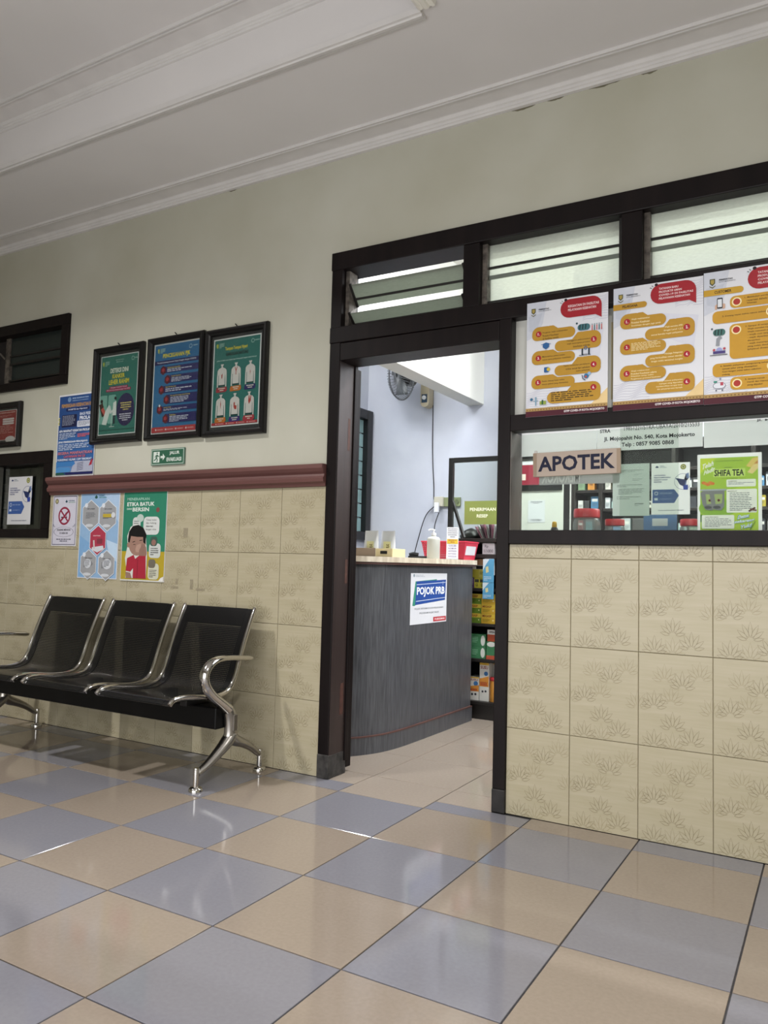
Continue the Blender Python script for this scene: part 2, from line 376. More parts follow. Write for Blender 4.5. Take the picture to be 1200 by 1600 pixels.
# side room behind the left windows
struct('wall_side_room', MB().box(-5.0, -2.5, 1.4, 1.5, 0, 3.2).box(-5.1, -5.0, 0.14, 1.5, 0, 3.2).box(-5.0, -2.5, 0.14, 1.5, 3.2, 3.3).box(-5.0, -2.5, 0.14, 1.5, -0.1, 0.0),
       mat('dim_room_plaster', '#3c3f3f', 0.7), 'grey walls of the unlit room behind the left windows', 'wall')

# --- wall tiles (each its own piece)
def petal(cx, cz, ang, L, wd, r0):
    n = 7; pts = []
    for k in range(n+1):
        t = k/n; pts.append((r0+L*t, wd*0.5*math.sin(PI*t**0.85)*(1.0 if t < 1 else 0)))
    out = pts+[(a, -b) for a, b in pts[-2:0:-1]]
    sa, ca = math.sin(ang), math.cos(ang)
    return [(cx+a*sa+b*ca, cz+a*ca-b*sa) for a, b in out]
def lotus(mb, cx, cz, mi, y, sc=1.0):
    for ang, L, wd in ((0, .050, .0125), (25, .046, .0125), (-25, .046, .0125), (50, .040, .0125), (-50, .040, .0125), (77, .031, .0115), (-77, .031, .0115)):
        o = petal(cx, cz-0.034*sc, math.radians(ang), L*sc, wd*sc, 0.010*sc); n = len(o)
        mx = sum(a for a, b in o)/n; mz = sum(b for a, b in o)/n
        inn = []
        for a, b in o:
            d = math.hypot(a-mx, b-mz) or 1; k = max(0.1, 1-0.0015/d); inn.append((mx+(a-mx)*k, mz+(b-mz)*k))
        mb.add([(a, y, b) for a, b in o]+[(a, y, b) for a, b in inn], [(k, (k+1) % n, n+(k+1) % n, n+k) for k in range(n)], mi)
LOT = [(.36, .81, 2), (.60, .75, 1), (.83, .86, 2), (-.01, .50, 2), (.99, .50, 2), (.22, .52, 1), (.45, .58, 2), (.47, .31, 1), (.22, .11, 1), (.47, .10, 2), (.72, .17, 1)]
TW, TH = 0.25, 0.33
def wall_tile_mesh(wd, ht, xoff=0.0, cache={}):
    k = (round(wd, 3), round(ht, 3), round(xoff, 3))
    if k in cache: return cache[k]
    g = 0.0011; c = 0.0012
    mb = MB().add([(g, .007, g), (wd-g, .007, g), (wd-g, .007, ht-g), (g, .007, ht-g), (g, c, g), (wd-g, c, g), (wd-g, c, ht-g), (g, c, ht-g), (g+c, 0, g+c), (wd-g-c, 0, g+c), (wd-g-c, 0, ht-g-c), (g+c, 0, ht-g-c)],
                  [(0, 1, 5, 4), (1, 2, 6, 5), (2, 3, 7, 6), (3, 0, 4, 7), (4, 5, 9, 8), (5, 6, 10, 9), (6, 7, 11, 10), (7, 4, 8, 11), (8, 9, 10, 11)])
    pr = MB()
    for u, v, mi in LOT: lotus(pr, u*TW-xoff, v*TH, mi-1, -0.00025, 1.08)
    me = bpy.data.meshes.new('p'); me.from_pydata(pr.v, [], pr.f); me.polygons.foreach_set('material_index', pr.m)
    bm = bmesh.new(); bm.from_mesh(me); bpy.data.meshes.remove(me)
    for co, no in (((.002, 0, 0), (-1, 0, 0)), ((wd-.002, 0, 0), (1, 0, 0)), ((0, 0, .002), (0, 0, -1)), ((0, 0, ht-.002), (0, 0, 1))):
        bmesh.ops.bisect_plane(bm, geom=bm.verts[:]+bm.edges[:]+bm.faces[:], plane_co=co, plane_no=no, clear_outer=True)
    bm.verts.index_update(); o = len(mb.v)
    for f in bm.faces: mb.f.append(tuple(q.index+o for q in f.verts)); mb.m.append(f.material_index+1)
    mb.v += [tuple(q.co) for q in bm.verts]; bm.free()
    me = bpy.data.meshes.new('wall_tile'); me.from_pydata(mb.v, [], mb.f)
    for m in (TILEW, LINED, LINEF): me.materials.append(m)
    me.polygons.foreach_set('material_index', mb.m); me.update(); cache[k] = me; return me
def wtile(x0, x1, z0, z1, xoff=0.0): link('wall_tile', wall_tile_mesh(x1-x0, z1-z0, xoff), wf, (x0, 0, z0))
MB().box(X0, -0.884, 0.0045, 0.0075, 0, 1.04).box(-2.82, -0.884, 0.0045, 0.0075, 1.04, 1.30).box(0.0, X1, 0.0045, 0.0075, 0, 1.044).build('grout', GROUT, wf)
TWL = 0.2545
for k in range(16):
    xb = -0.8835-k*TWL; xa = xb-TWL
    if xa < X0: break
    for z0, z1 in ((0, .33), (.33, .66), (.66, .99), (.99, 1.30)):
        if z0 > 0.9:
            if xb < -2.83: z1 = 1.05
            elif xa < -2.825: wtile(xa, -2.822, z0, 1.05); wtile(-2.822, xb, z0, z1, -2.822-xa); continue
        wtile(xa, xb, z0, z1)
for k in range(12):
    xa, xb = k*0.25, min((k+1)*0.25, X1)
    for z0, z1 in ((0, .33), (.33, .66), (.66, .99), (.99, 1.044 if xa < 1.1 else 1.30)): wtile(xa, xb, z0, z1)
# maroon moulding rail along the top of the tiles
def mould_prof(z0, z1):
    h = z1-z0; return [(0.008, z0), (-0.012, z0), (-0.016, z0+.12*h), (-0.03, z0+.2*h), (-0.034, z0+.35*h), (-0.026, z0+.45*h), (-0.024, z0+.55*h), (-0.036, z0+.66*h), (-0.046, z0+.8*h), (-0.046, z0+.94*h), (-0.04, z1), (0.008, z1)]
struct('trim_2', MB().prism_x(mould_prof(1.30, 1.40), -2.815, -0.884), MOULD, 'maroon painted moulding along the top of the wall tiles', 'moulding')

# flaked paint under the cornice, tape marks left on the tiles
FLAKE = mat('bare_plaster_flake', '#6f6a58', .9, var=.1)
for k, (x, wd_, h_) in enumerate(((-.02, .10, .012), (.13, .07, .009), (.30, .12, .008), (.50, .06, .010), (-1.55, .05, .008))):
    rd_ = random.Random(k); up = [(x+wd_*i/8, 2.8365) for i in range(9)]; dn = [(x+wd_*i/8, 2.8365-h_*math.sin(PI*(i+.2)/8.4)*rd_.uniform(.4, 1)) for i in range(8, -1, -1)]
    MB().prism_y(up+dn, .0062, .0072).build('paint_flake', FLAKE, wf)
for x, z, a, b in ((-1.70, .80, .02, .05), (-1.66, .795, .06, .012), (-1.83, .80, .05, .012), (-1.76, 1.06, .03, .05), (-1.80, .82, .015, .03)):
    MB().box(x, x+a, -.0006, -.0002, z, z+b).build('tape_mark', mat('grey_tape_residue', '#857c68', .8, hex2='#9c927a', scale=60), wf)
# --- ceiling: low border, raised tray, mouldings
struct('ceiling', MB().box(X0, X1, -0.645, 0.14, 2.88, 3.2).box(-0.06, X1, YB, -0.645, 2.88, 3.2).box(X0, -0.06, YB, -0.645, 3.10, 3.2).box(X0, -0.06, YB, -2.85, 2.88, 3.10), CEIL, 'painted ceiling with a raised tray', 'ceiling')
def beads(y, z, d, dy=-1):
    return [(y, z), (y, z-d), (y+dy*.006, z-d), (y+dy*.009, z-d*.35), (y+dy*.012, z-d*.35), (y+dy*.015, z-d), (y+dy*.021, z-d), (y+dy*.021, z)]
struct('trim_3', MB().prism_x([(.007, 2.837), (-.010, 2.837), (-.012, 2.846), (-.017, 2.848), (-.019, 2.857), (-.026, 2.860), (-.03, 2.872), (-.034, 2.874), (-.118, 2.876), (-.118, 2.88), (.007, 2.88)], X0, X1)
       .prism_x(beads(-.116, 2.88, .013), X0, X1), CEILTRIM, 'moulded cornice where the wall meets the ceiling', 'cornice')
struct('trim_4', MB().prism_x([(-.604, 2.88), (-.606, 2.870), (-.616, 2.868), (-.618, 2.872), (-.622, 2.872), (-.626, 2.863), (-.640, 2.861), (-.642, 2.868), (-.652, 2.868), (-.654, 2.889), (-.646, 2.889), (-.645, 2.88)], X0, -0.105)
       .prism_x(beads(-.764, 3.10, .014), X0, -.1).prism_x([(-.645, 3.06), (-.655, 3.06), (-.657, 3.068), (-.662, 3.069), (-.664, 3.076), (-.670, 3.078), (-.675, 3.09), (-.765, 3.094), (-.765, 3.10), (-.645, 3.10)], X0, -.06),
       CEILTRIM, 'moulded edge of the raised ceiling tray', 'moulding')
struct('trim_5', MB().prism_y([(-.108, 2.88), (-.108, 2.868), (-.098, 2.864), (-.092, 2.868), (-.088, 2.868), (-.082, 2.862), (-.068, 2.862), (-.064, 2.868), (-.058, 2.868), (-.054, 2.862), (-.044, 2.864), (-.040, 2.88)], -2.85, -.66), TRIMWHITE, 'white moulding strip along the side of the ceiling tray', 'moulding')

# --- door frame and window frames
dr = tag(bpy.data.objects.new('door_1', None), 'dark wooden doorway into the pharmacy', 'doorway', kind='structure'); C.objects.link(dr); dr.location = (-0.85, 0.05, 0)
def part(o, name, mb, m, smooth=False):
    q = mb.build(name, m, o, smooth); q.matrix_parent_inverse = Matrix.Translation(-Vector(o.location)); return q
FY, BY = -0.012, 0.13
part(dr, 'post', MB().cbox(-.883, -.826, FY, BY, 0.105, 2.30, .003), WOOD)
part(dr, 'post_foot', MB().cbox(-.885, -.823, FY-.002, BY, 0.0, 0.105, .004), SHOE)
part(dr, 'jamb_face', MB().box(-.826, -.8235, FY+.004, .108, 0.10, 1.872), WOODB)
part(dr, 'wear_patch', MB().box(-.8236, -.8228, .070, .088, 1.47, 1.62), REDWEAR)
part(dr, 'wear_patch', MB().box(-.8236, -.8228, .078, .098, .86, .97), REDWEAR)
part(dr, 'wear_patch', MB().box(-.8236, -.8228, .066, .094, .27, .41), REDWEAR)
part(dr, 'door_stop', MB().cbox(-.830, -.815, .109, .131, 0.06, 1.872, .002), WOOD)
part(dr, 'post', MB().cbox(-.052, .0, FY, BY, 0.09, 1.96, .003), WOOD)
part(dr, 'post_foot', MB().cbox(-.054, .001, FY-.002, BY, 0.0, 0.09, .004), mat('dark_worn_post_foot', '#161413', 0.6, hex2='#2a2726', scale=25))
part(dr, 'door_head', MB().cbox(-.826, -.052, FY, BY, 1.872, 1.953, .003), WOOD)
lf = part(dr, 'door_leaf', MB().cbox(-1.52, -.832, .146, .186, .02, 1.87, .003), WOOD)
q = MB().box(-.8322, -.8306, .150, .182, .797, .941).build('lock_plate', STEEL, lf); q.matrix_parent_inverse = lf.matrix_parent_inverse.copy()
q = MB().box(-.8308, -.8302, .160, .172, .82, .88).build('latch_slot', BLACKP, lf); q.matrix_parent_inverse = lf.matrix_parent_inverse.copy()

wn = tag(bpy.data.objects.new('window_1', None), 'dark wooden window frame with glass louvres above the pharmacy counter', 'window', kind='structure'); C.objects.link(wn); wn.location = (0.15, 0.05, 1.045)
part(wn, 'top_rail', MB().cbox(-.885, 1.17, FY-.004, BY, 2.297, 2.381, .004), WOOD)
part(wn, 'transom_rail', MB().cbox(-.884, 1.17, FY-.004, BY, 1.955, 2.03, .004), WOOD)
for xa, xb in ((-.219, -.145), (.433, .510), (1.09, 1.17)): part(wn, 'mullion', MB().cbox(xa, xb, FY, BY, 2.03, 2.297, .003), WOOD)
part(wn, 'mullion', MB().cbox(1.09, 1.17, FY, BY, 1.045, 1.955, .003), WOOD)
part(wn, 'middle_rail', MB().cbox(0, 1.09, FY, .06, 1.495, 1.56, .003), WOOD)
part(wn, 'sill', MB().cbox(0, 1.09, FY-.002, BY, 1.045, 1.10, .003), WOOD)
part(wn, 'jamb_face', MB().box(0, .003, -.004, .125, 1.10, 1.495), mat('grey_brown_window_jamb', '#5b5450', .35, hex2='#6b645f', scale=3, stretch=(6, 6, .5)))
part(wn, 'backing_board', MB().box(.0, 1.09, .040, .046, 1.56, 1.955), mat('off_white_board', '#c9c9c1', .6, hex2='#d6d6cf', scale=5))
part(wn, 'paper_strip', MB().box(.385, .425, .0385, .0395, 1.60, 1.90), mat('yellowed_paper', '#b8a985', .7, var=.1))
part(wn, 'glass_pane', MB().box(.004, .62, .098, .102, 1.10, 1.495), GLASS)
part(wn, 'glass_pane', MB().box(.41, 1.09, .084, .088, 1.10, 1.495), GLASS)
# opened louvre blades over the doorway
LC = mat('louvre_clip_dark', '#15120f', .5); LCH = mat('louvre_channel', '#6f675e', .6, hex2='#3a3430', scale=40)
part(wn, 'louvre_channel', MB().box(-.825, -.805, .02, .085, 2.03, 2.297), LCH); part(wn, 'louvre_channel', MB().box(-.226, -.2195, .02, .085, 2.03, 2.297), LCH)
def blade(xa, xb, ya, za, yb, zb, m, th=.005):
    d = Vector((0, yb-ya, zb-za)).normalized(); n = Vector((0, -d.z, d.y))*th/2; vs = []
    for x in (xa, xb):
        for (y, z) in ((ya, za), (yb, zb)):
            for s in (1, -1): vs.append((x, y+n.y*s, z+n.z*s))
    return MB().add(vs, [(0, 1, 3, 2), (4, 6, 7, 5), (0, 4, 5, 1), (2, 3, 7, 6), (0, 2, 6, 4), (1, 5, 7, 3)])
for za, zb in ((2.228, 2.150), (2.094, 2.036)):
    part(wn, 'louvre_blade', blade(-.795, -.232, .015, za, .085, zb, FROSTD), FROSTD)
    part(wn, 'louvre_clip', blade(-.804, -.792, .012, za+.004, .088, zb-.004, LC, .010), LC)
    part(wn, 'louvre_clip', blade(-.236, -.2265, .012, za+.004, .088, zb-.004, LC, .010), LC)
    zc = za+(zb-za)*.72; yc = .015+.07*.72
    part(wn, 'louvre_bar', MB().box(-.795, -.232, yc-.012, yc-.007, zc-.004, zc+.006), LC)
for xa, xb in ((-.145, .433), (.510, 1.09)):
    part(wn, 'louvre_channel', MB().box(xa, xb*.0+xa+.022, .02, .085, 2.03, 2.297), LCH); part(wn, 'louvre_channel', MB().box(xb-.016, xb, .02, .085, 2.03, 2.297), LC)
    part(wn, 'louvre_blade', MB().box(xa+.022, xb-.016, .044, .049, 2.152, 2.297), FROST)
    part(wn, 'louvre_blade', MB().box(xa+.022, xb-.016, .056, .061, 2.03, 2.168), FROST)
    part(wn, 'louvre_bar', MB().box(xa+.022, xb-.016, .034, .043, 2.193, 2.202), LC)
    part(wn, 'louvre_bar', MB().box(xa+.022, xb-.016, .040, .0435, 2.150, 2.167), mat('green_grey_glass_edge', '#6d756c', .4))
    part(wn, 'louvre_bar', MB().box(xa+.022, xb-.016, .034, .055, 2.048, 2.056), LC)
# left louvre window
w2 = tag(bpy.data.objects.new('window_2', None), 'small high louvre window in a dark frame at the left', 'window', kind='structure'); C.objects.link(w2); w2.location = (-3.3, .05, 1.95)
part(w2, 'top_rail', MB().cbox(-3.95, -2.73, FY, BY, 2.30, 2.366, .003), WOOD); part(w2, 'bottom_rail', MB().cbox(-3.95, -2.73, FY, BY, 1.949, 2.0, .003), WOOD)
part(w2, 'side_post', MB().cbox(-2.79, -2.73, FY, BY, 2.0, 2.30, .003), WOOD); part(w2, 'side_post', MB().cbox(-3.95, -3.89, FY, BY, 2.0, 2.30, .003), WOOD)
part(w2, 'louvre_channel', MB().box(-3.375, -3.335, .035, .075, 2.0, 2.30), LCH)
part(w2, 'louvre_lever', MB().tube([(-3.37, .03, 2.17), (-3.39, .01, 2.20), (-3.42, .0, 2.22)], .006, 6), LCH)
part(w2, 'louvre_blade', MB().box(-3.335, -2.80, .044, .049, 2.133, 2.298), GLASSDK); part(w2, 'louvre_blade', MB().box(-3.335, -2.80, .056, .061, 2.0, 2.15), GLASSDK)
part(w2, 'louvre_bar', MB().box(-3.335, -2.80, .036, .043, 2.178, 2.188), LC); part(w2, 'louvre_bar', MB().box(-3.335, -2.80, .038, .0435, 2.126, 2.141), LC); part(w2, 'louvre_bar', MB().box(-3.335, -2.80, .036, .055, 2.024, 2.033), LC)
part(w2, 'cover_board', MB().box(-3.89, -3.375, .07, .08, 2.0, 2.30), mat('dark_cover_cloth', '#1b1717', .8, hex2='#2c2626', scale=12))
# left lower window
w3 = tag(bpy.data.objects.new('window_3', None), 'dark framed window with a pasted leaflet at the left', 'window', kind='structure'); C.objects.link(w3); w3.location = (-3.3, .05, 1.053)
part(w3, 'top_rail', MB().cbox(-3.95, -2.825, FY, BY, 1.49, 1.564, .003), WOOD); part(w3, 'sill', MB().cbox(-3.95, -2.825, FY, BY, 1.052, 1.105, .003), WOOD)
part(w3, 'side_post', MB().cbox(-2.885, -2.825, FY, BY, 1.105, 1.49, .003), WOOD); part(w3, 'side_post', MB().cbox(-3.95, -3.89, FY, BY, 1.105, 1.49, .003), WOOD)
part(w3, 'sliding_rail', MB().box(-3.40, -3.372, .03, .06, 1.105, 1.49), WOODB); part(w3, 'sliding_strip', MB().box(-3.371, -3.360, .03, .055, 1.105, 1.49), STEEL)
part(w3, 'glass_pane', MB().box(-3.36, -2.885, .060, .064, 1.105, 1.49), GLASS); part(w3, 'glass_pane', MB().box(-3.89, -3.40, .048, .052, 1.105, 1.49), GLASS)
part(w3, 'meeting_stile', MB().box(-3.045, -3.015, .066, .085, 1.105, 1.49), BLACKM)
for k in range(7): part(w3, 'grille_bar', MB().box(-3.88, -2.89, .108, .113, 1.13+k*.052, 1.135+k*.052), BLACKM)
for k in range(11): part(w3, 'grille_bar', MB().box(-3.86+k*.096, -3.855+k*.096, .114, .119, 1.105, 1.49), BLACKM)
# dark louvre window inside the pharmacy, on its left wall
w4 = tag(bpy.data.objects.new('window_4', None), 'tall black framed louvre window inside the pharmacy', 'window', kind='structure'); C.objects.link(w4); w4.location = (-2.4, 2.4, 1.15)
part(w4, 'frame_post', MB().cbox(-2.40, -2.33, 2.70, 2.78, 1.15, 2.26, .004), BLACKM); part(w4, 'frame_post', MB().cbox(-2.40, -2.33, 1.9, 1.98, 1.15, 2.26, .004), BLACKM)
part(w4, 'top_rail', MB().cbox(-2.40, -2.335, 1.98, 2.70, 2.18, 2.26, .004), BLACKM); part(w4, 'bottom_rail', MB().cbox(-2.40, -2.335, 1.98, 2.70, 1.15, 1.22, .004), BLACKM)
for k in range(8): part(w4, 'louvre_blade', MB().box(-2.385, -2.379, 1.98, 2.70, 1.225+k*.12, 1.335+k*.12), mat('pale_teal_glass', '#7f9a9c', .2, var=.1))

# ================================================================== BENCH
bench = thing('waiting_bench', 'three-seat black perforated steel waiting bench with chrome arms by the wall', 'bench', (-1.93, -0.30, 0))
def bpart(name, mb, m, smooth=True, parent=None):
    q = mb.build(name, m, parent or bench, smooth)
    q.matrix_parent_inverse = Matrix.Translation(-Vector(bench.location)); return q
SIDE = [(-.078, .728), (-.086, .716), (-.116, .652), (-.163, .540), (-.203, .428), (-.232, .385), (-.275, .366), (-.34, .361), (-.43, .370), (-.50, .379), (-.545, .380), (-.575, .374), (-.592, .360)]
SP = smoothpath([(0, a, b) for a, b in SIDE], 4)
PERF = perforated('black_perforated_steel', '#0a0a0c', 0.28, 0.0085, 0.0016, 0.5)
def seat_panel(xa, xb):
    pts = [(p.y, p.z) for p in SP]; vs = []; fs = []; uvs = []; d = 0; ds = [0]
    for a, b in zip(pts[:-1], pts[1:]): d += math.hypot(a[0]-b[0], a[1]-b[1]); ds.append(d)
    for (y, z) in pts: vs += [(xa, y, z-.002), (xb, y, z-.002)]
    n = len(pts)
    me = bpy.data.meshes.new('perforated_panel')
    me.from_pydata(vs, [], [(2*i, 2*i+1, 2*i+3, 2*i+2) for i in range(n-1)])
    uv = me.uv_layers.new(name='UVMap')
    for p in me.polygons:
        for li in p.loop_indices:
            vi = me.loops[li].vertex_index; uv.data[li].uv = (vs[vi][0], ds[vi//2])
    me.materials.append(PERF); me.polygons.foreach_set('use_smooth', [True]*len(me.polygons)); return me
for xa, xb in ((-1.652, -1.205), (-2.160, -1.713), (-2.668, -2.221)):
    q = link('perforated_panel', seat_panel(xa+.05, xb-.05), bench); q.matrix_parent_inverse = Matrix.Translation(-Vector(bench.location))
    pts = [(p.y, p.z) for p in SP]
    def strip(x0, x1, i0, i1, dz=0.0):
        mb = MB(); vs = []
        sub = pts[i0:i1]
        for (y, z) in sub: vs += [(x0, y, z+dz), (x1, y, z+dz), (x1, y+.006, z+dz-.006), (x0, y+.006, z+dz-.006)]
        fs = []
        for i in range(len(sub)-1):
            for k in range(4): fs.append((4*i+k, 4*i+(k+1) % 4, 4*i+4+(k+1) % 4, 4*i+4+k))
        fs += [(0, 1, 2, 3), tuple(4*(len(sub)-1)+k for k in (3, 2, 1, 0))]
        return mb.add(vs, fs)
    BS = mat('black_sheet_steel', '#0b0b0d', .22, var=.05, spec=.6)
    bpart('seat_border', strip(xa+.012, xa+.052, 0, len(pts)), BS); bpart('seat_border', strip(xb-.052, xb-.012, 0, len(pts)), BS)
    bpart('seat_border', strip(xa+.05, xb-.05, 0, 9, .001), BS); bpart('seat_border', strip(xa+.05, xb-.05, len(pts)-6, len(pts), .001), BS)
    for x in (xa+.006, xb-.006):
        bpart('side_rail', MB().tube([(x, p.y, p.z+.002) for p in SP], .0115, 10, flat=(0.85, 1.0), up=(1, 0, 0)), CHROME)
    bpart('under_bracket', MB().cbox(xa+.10, xa+.14, -.40, -.24, .318, .358, .004), BLACKM); bpart('under_bracket', MB().cbox(xb-.14, xb-.10, -.40, -.24, .318, .358, .004), BLACKM)
bpart('seat_beam', MB().cbox(-2.74, -1.185, -.345, -.245, .225, .318, .006), mat('black_beam_steel', '#060607', .4, var=.05, spec=.25), False)
for x in (-1.168, -2.755):
    L = lambda pts: [(x, a, b) for a, b in pts]
    bpart('arm_rest', MB().tube(smoothpath(L([(-.140, .514), (-.16, .516), (-.23, .523), (-.30, .529), (-.365, .528), (-.41, .513), (-.438, .485), (-.445, .452), (-.428, .415), (-.39, .376), (-.34, .342), (-.295, .31)]), 4),
          interp([.007, .013, .0125, .0135, .016, .018, .019, .0195, .020, .021, .023, .026], 4), 12, flat=(1.25, .95), up=(1, 0, 0)), CHROME)
    bpart('leg_column', MB().tube(smoothpath(L([(-.30, .325), (-.278, .29), (-.268, .25), (-.266, .21), (-.268, .175)]), 4), interp([.022, .030, .032, .032, .036], 4), 12, flat=(.85, 1), up=(1, 0, 0)), STEEL)
    bpart('column_recess', MB().cbox(x+.022, x+.0285, -.280, -.256, .215, .285, .004), mat('dull_cast_metal', '#7f7a74', .45, 1.0), False)
    bpart('leg', MB().tube(smoothpath(L([(-.262, .195), (-.29, .168), (-.335, .136), (-.40, .098), (-.445, .078), (-.462, .070)]), 4), interp([.032, .032, .027, .021, .017, .014], 4), 12, flat=(1, .8), up=(1, 0, 0)), STEEL)
    bpart('leg', MB().tube(smoothpath(L([(-.270, .192), (-.24, .168), (-.19, .148), (-.13, .118), (-.085, .086), (-.068, .074)]), 4), interp([.032, .032, .026, .021, .017, .014], 4), 12, flat=(1, .8), up=(1, 0, 0)), STEEL)
    for y in (-.470, -.060):
        bpart('foot', MB().lathe([(.012, .095), (.013, .09), (.013, .022), (.013, .02), (.022, .018), (.028, .012), (.030, .004), (.030, 0)], (x, y, 0), 18), CHROME)

# ================================================================== POSTERS ON THE WALL
def logo_ministry(p, u, v, s=1.0):
    p.poly([(u, v-.02*s), (u+.025*s, v-.035*s), (u+.02*s, v), (u+.03*s, v+.03*s), (u+.005*s, v+.015*s)], '#c9c53f'); p.poly([(u+.03*s, v-.03*s), (u+.05*s, v-.02*s), (u+.045*s, v+.03*s), (u+.032*s, v+.01*s)], '#a9b53a')
    p.lines(u+.07*s, v-.03*s, u+.20*s, v+.035*s, 4, '#9fc0b5', .5, 3)
def shield(p, u, v, s=1.0):
    k = p.W/p.H
    p.poly([(u-.022*s, v-.028*s*k), (u+.022*s, v-.028*s*k), (u+.022*s, v+.012*s*k), (u, v+.034*s*k), (u-.022*s, v+.012*s*k)], '#4c4d33')
    p.poly([(u-.014*s, v-.02*s*k), (u+.014*s, v-.02*s*k), (u+.014*s, v+.008*s*k), (u, v+.022*s*k), (u-.014*s, v+.008*s*k)], '#a6924a')
    p.poly([(u-.026*s, v+.03*s*k), (u, v+.046*s*k), (u+.026*s, v+.03*s*k), (u+.024*s, v+.04*s*k), (u, v+.056*s*k), (u-.024*s, v+.04*s*k)], '#6d6a52')
def frame_picture(name, label, x, z, W, H, art, inner=(.05, .05), mount=True, tilt=0):
    t = thing(name, label, 'picture', (x, 0, z)); t.rotation_euler = (0.0, tilt, 0)
    fwid = .034
    def fbar(pr, horiz, a0):
        return
    mb = {}
    prof = [(0.002, 0), (-.016, 0), (-.026, .006), (-.026, .014), (-.018, .022), (-.016, .030), (-.010, fwid), (.002, fwid)]
    n = len(prof)
    def side(c0, c1, inx, inz):
        vs = []
        for (cx, cz, sx, sz) in (c0, c1):
            for y, d in prof: vs.append((cx+sx*d, y, cz+sz*d))
        return MB().add(vs, [(i, (i+1) % n, n+(i+1) % n, n+i) for i in range(n)]+[tuple(range(n)), tuple(range(n, 2*n))])
    c = [(0, 0, 1, 1), (W, 0, -1, 1), (W, H, -1, -1), (0, H, 1, -1)]
    for k in range(4): side(c[k], c[(k+1) % 4], 0, 0).build('frame_bar', FRAMEB, t)
    MB().box(.02, W-.02, -.002, .003, .02, H-.02).build('mount_board', MAT_GREY if mount else BLACKP, t)
    iu, iv = inner; pw, ph = W-2*iu, H-2*iv
    s = MB().box(0, pw, -.0008, 0, 0, ph).build('poster_sheet', PAPER, t, loc=(iu, -.0022, iv))
    p = Print(pw, ph, .0009); art(p); p.build(s)
    MB().box(.03, W-.03, -.0095, -.0085, .03, H-.03).build('cover_glass', GLASSP, t)
    MB().tube([(W*.5, -.004, H), (W*.5-.004, -.010, H+.008), (W*.5-.010, -.012, H+.014)], .003, 6).build('hanging_hook', BLACKM, t)
    return t
def art_cancer(p):
    p.rect(.015, .01, .985, .99, '#2f6f66'); logo_ministry(p, .05, .10); p.text('PENYAKIT TIDAK', .40, .06, .62, .072, '#a9c6bd', False); p.text('MENULAR', .42, .085, .60, .097, '#a9c6bd', False)
    p.ring(.86, .07, .04, .3, '#8fb6ab'); p.text('GERMAS', .90, .06, .98, .075, '#a9c6bd')
    p.text('DETEKSI DINI', .27, .165, .75, .225, '#d9dccf'); p.text('KANKER', .33, .24, .66, .295, '#d2c23a'); p.text('LEHER RAHIM', .24, .31, .78, .37, '#d2c23a')
    p.rr(.26, .395, .76, .425, '#8e2a52', .03); p.rr(.17, .425, .84, .46, '#8e2a52', .03); p.text('Dengan Inspeksi Visual', .30, .402, .72, .42, '#e2cbd3', False); p.text('Metode Asam Asetat dengan Test (IVA)', .20, .432, .81, .45, '#e2cbd3', False)
    p.rr(.02, .50, .22, .86, '#73a79c', .03); p.rr(.25, .50, .45, .86, '#73a79c', .03)
    p.line([(.05, .60), (.14, .76)], .03, '#3c2521'); p.ell(.07, .57, .035, '#20191a'); p.line([(.09, .66), (.18, .74)], .022, '#b9564f')
    p.poly([(.10, .86), (.22, .88), (.30, .72), (.28, .62), (.18, .70)], '#cfd5d3'); p.line([(.28, .64), (.33, .72), (.42, .69)], .018, '#c9cfcf')
    p.ell(.44, .545, .03, '#1f2024'); p.poly([(.39, .60), (.47, .58), (.48, .76), (.38, .76)], '#d5dad8'); p.rect(.395, .76, .45, .87, '#23333d')
    p.line([(.36, .72), (.36, .90)], .005, '#a8bcb7'); p.rect(.30, .895, .44, .905, '#a8bcb7'); p.rect(.02, .935, .98, .945, '#1d4b46'); p.rect(.02, .87, .55, .875, '#4a8a7d')
    p.ell(.72, .70, .235, '#2a2450', .205); p.lines(.57, .61, .89, .72, 4, '#c9b86f', .5, 5, centre=True); p.lines(.56, .75, .88, .85, 4, '#c9c7d6', .5, 6, centre=True)
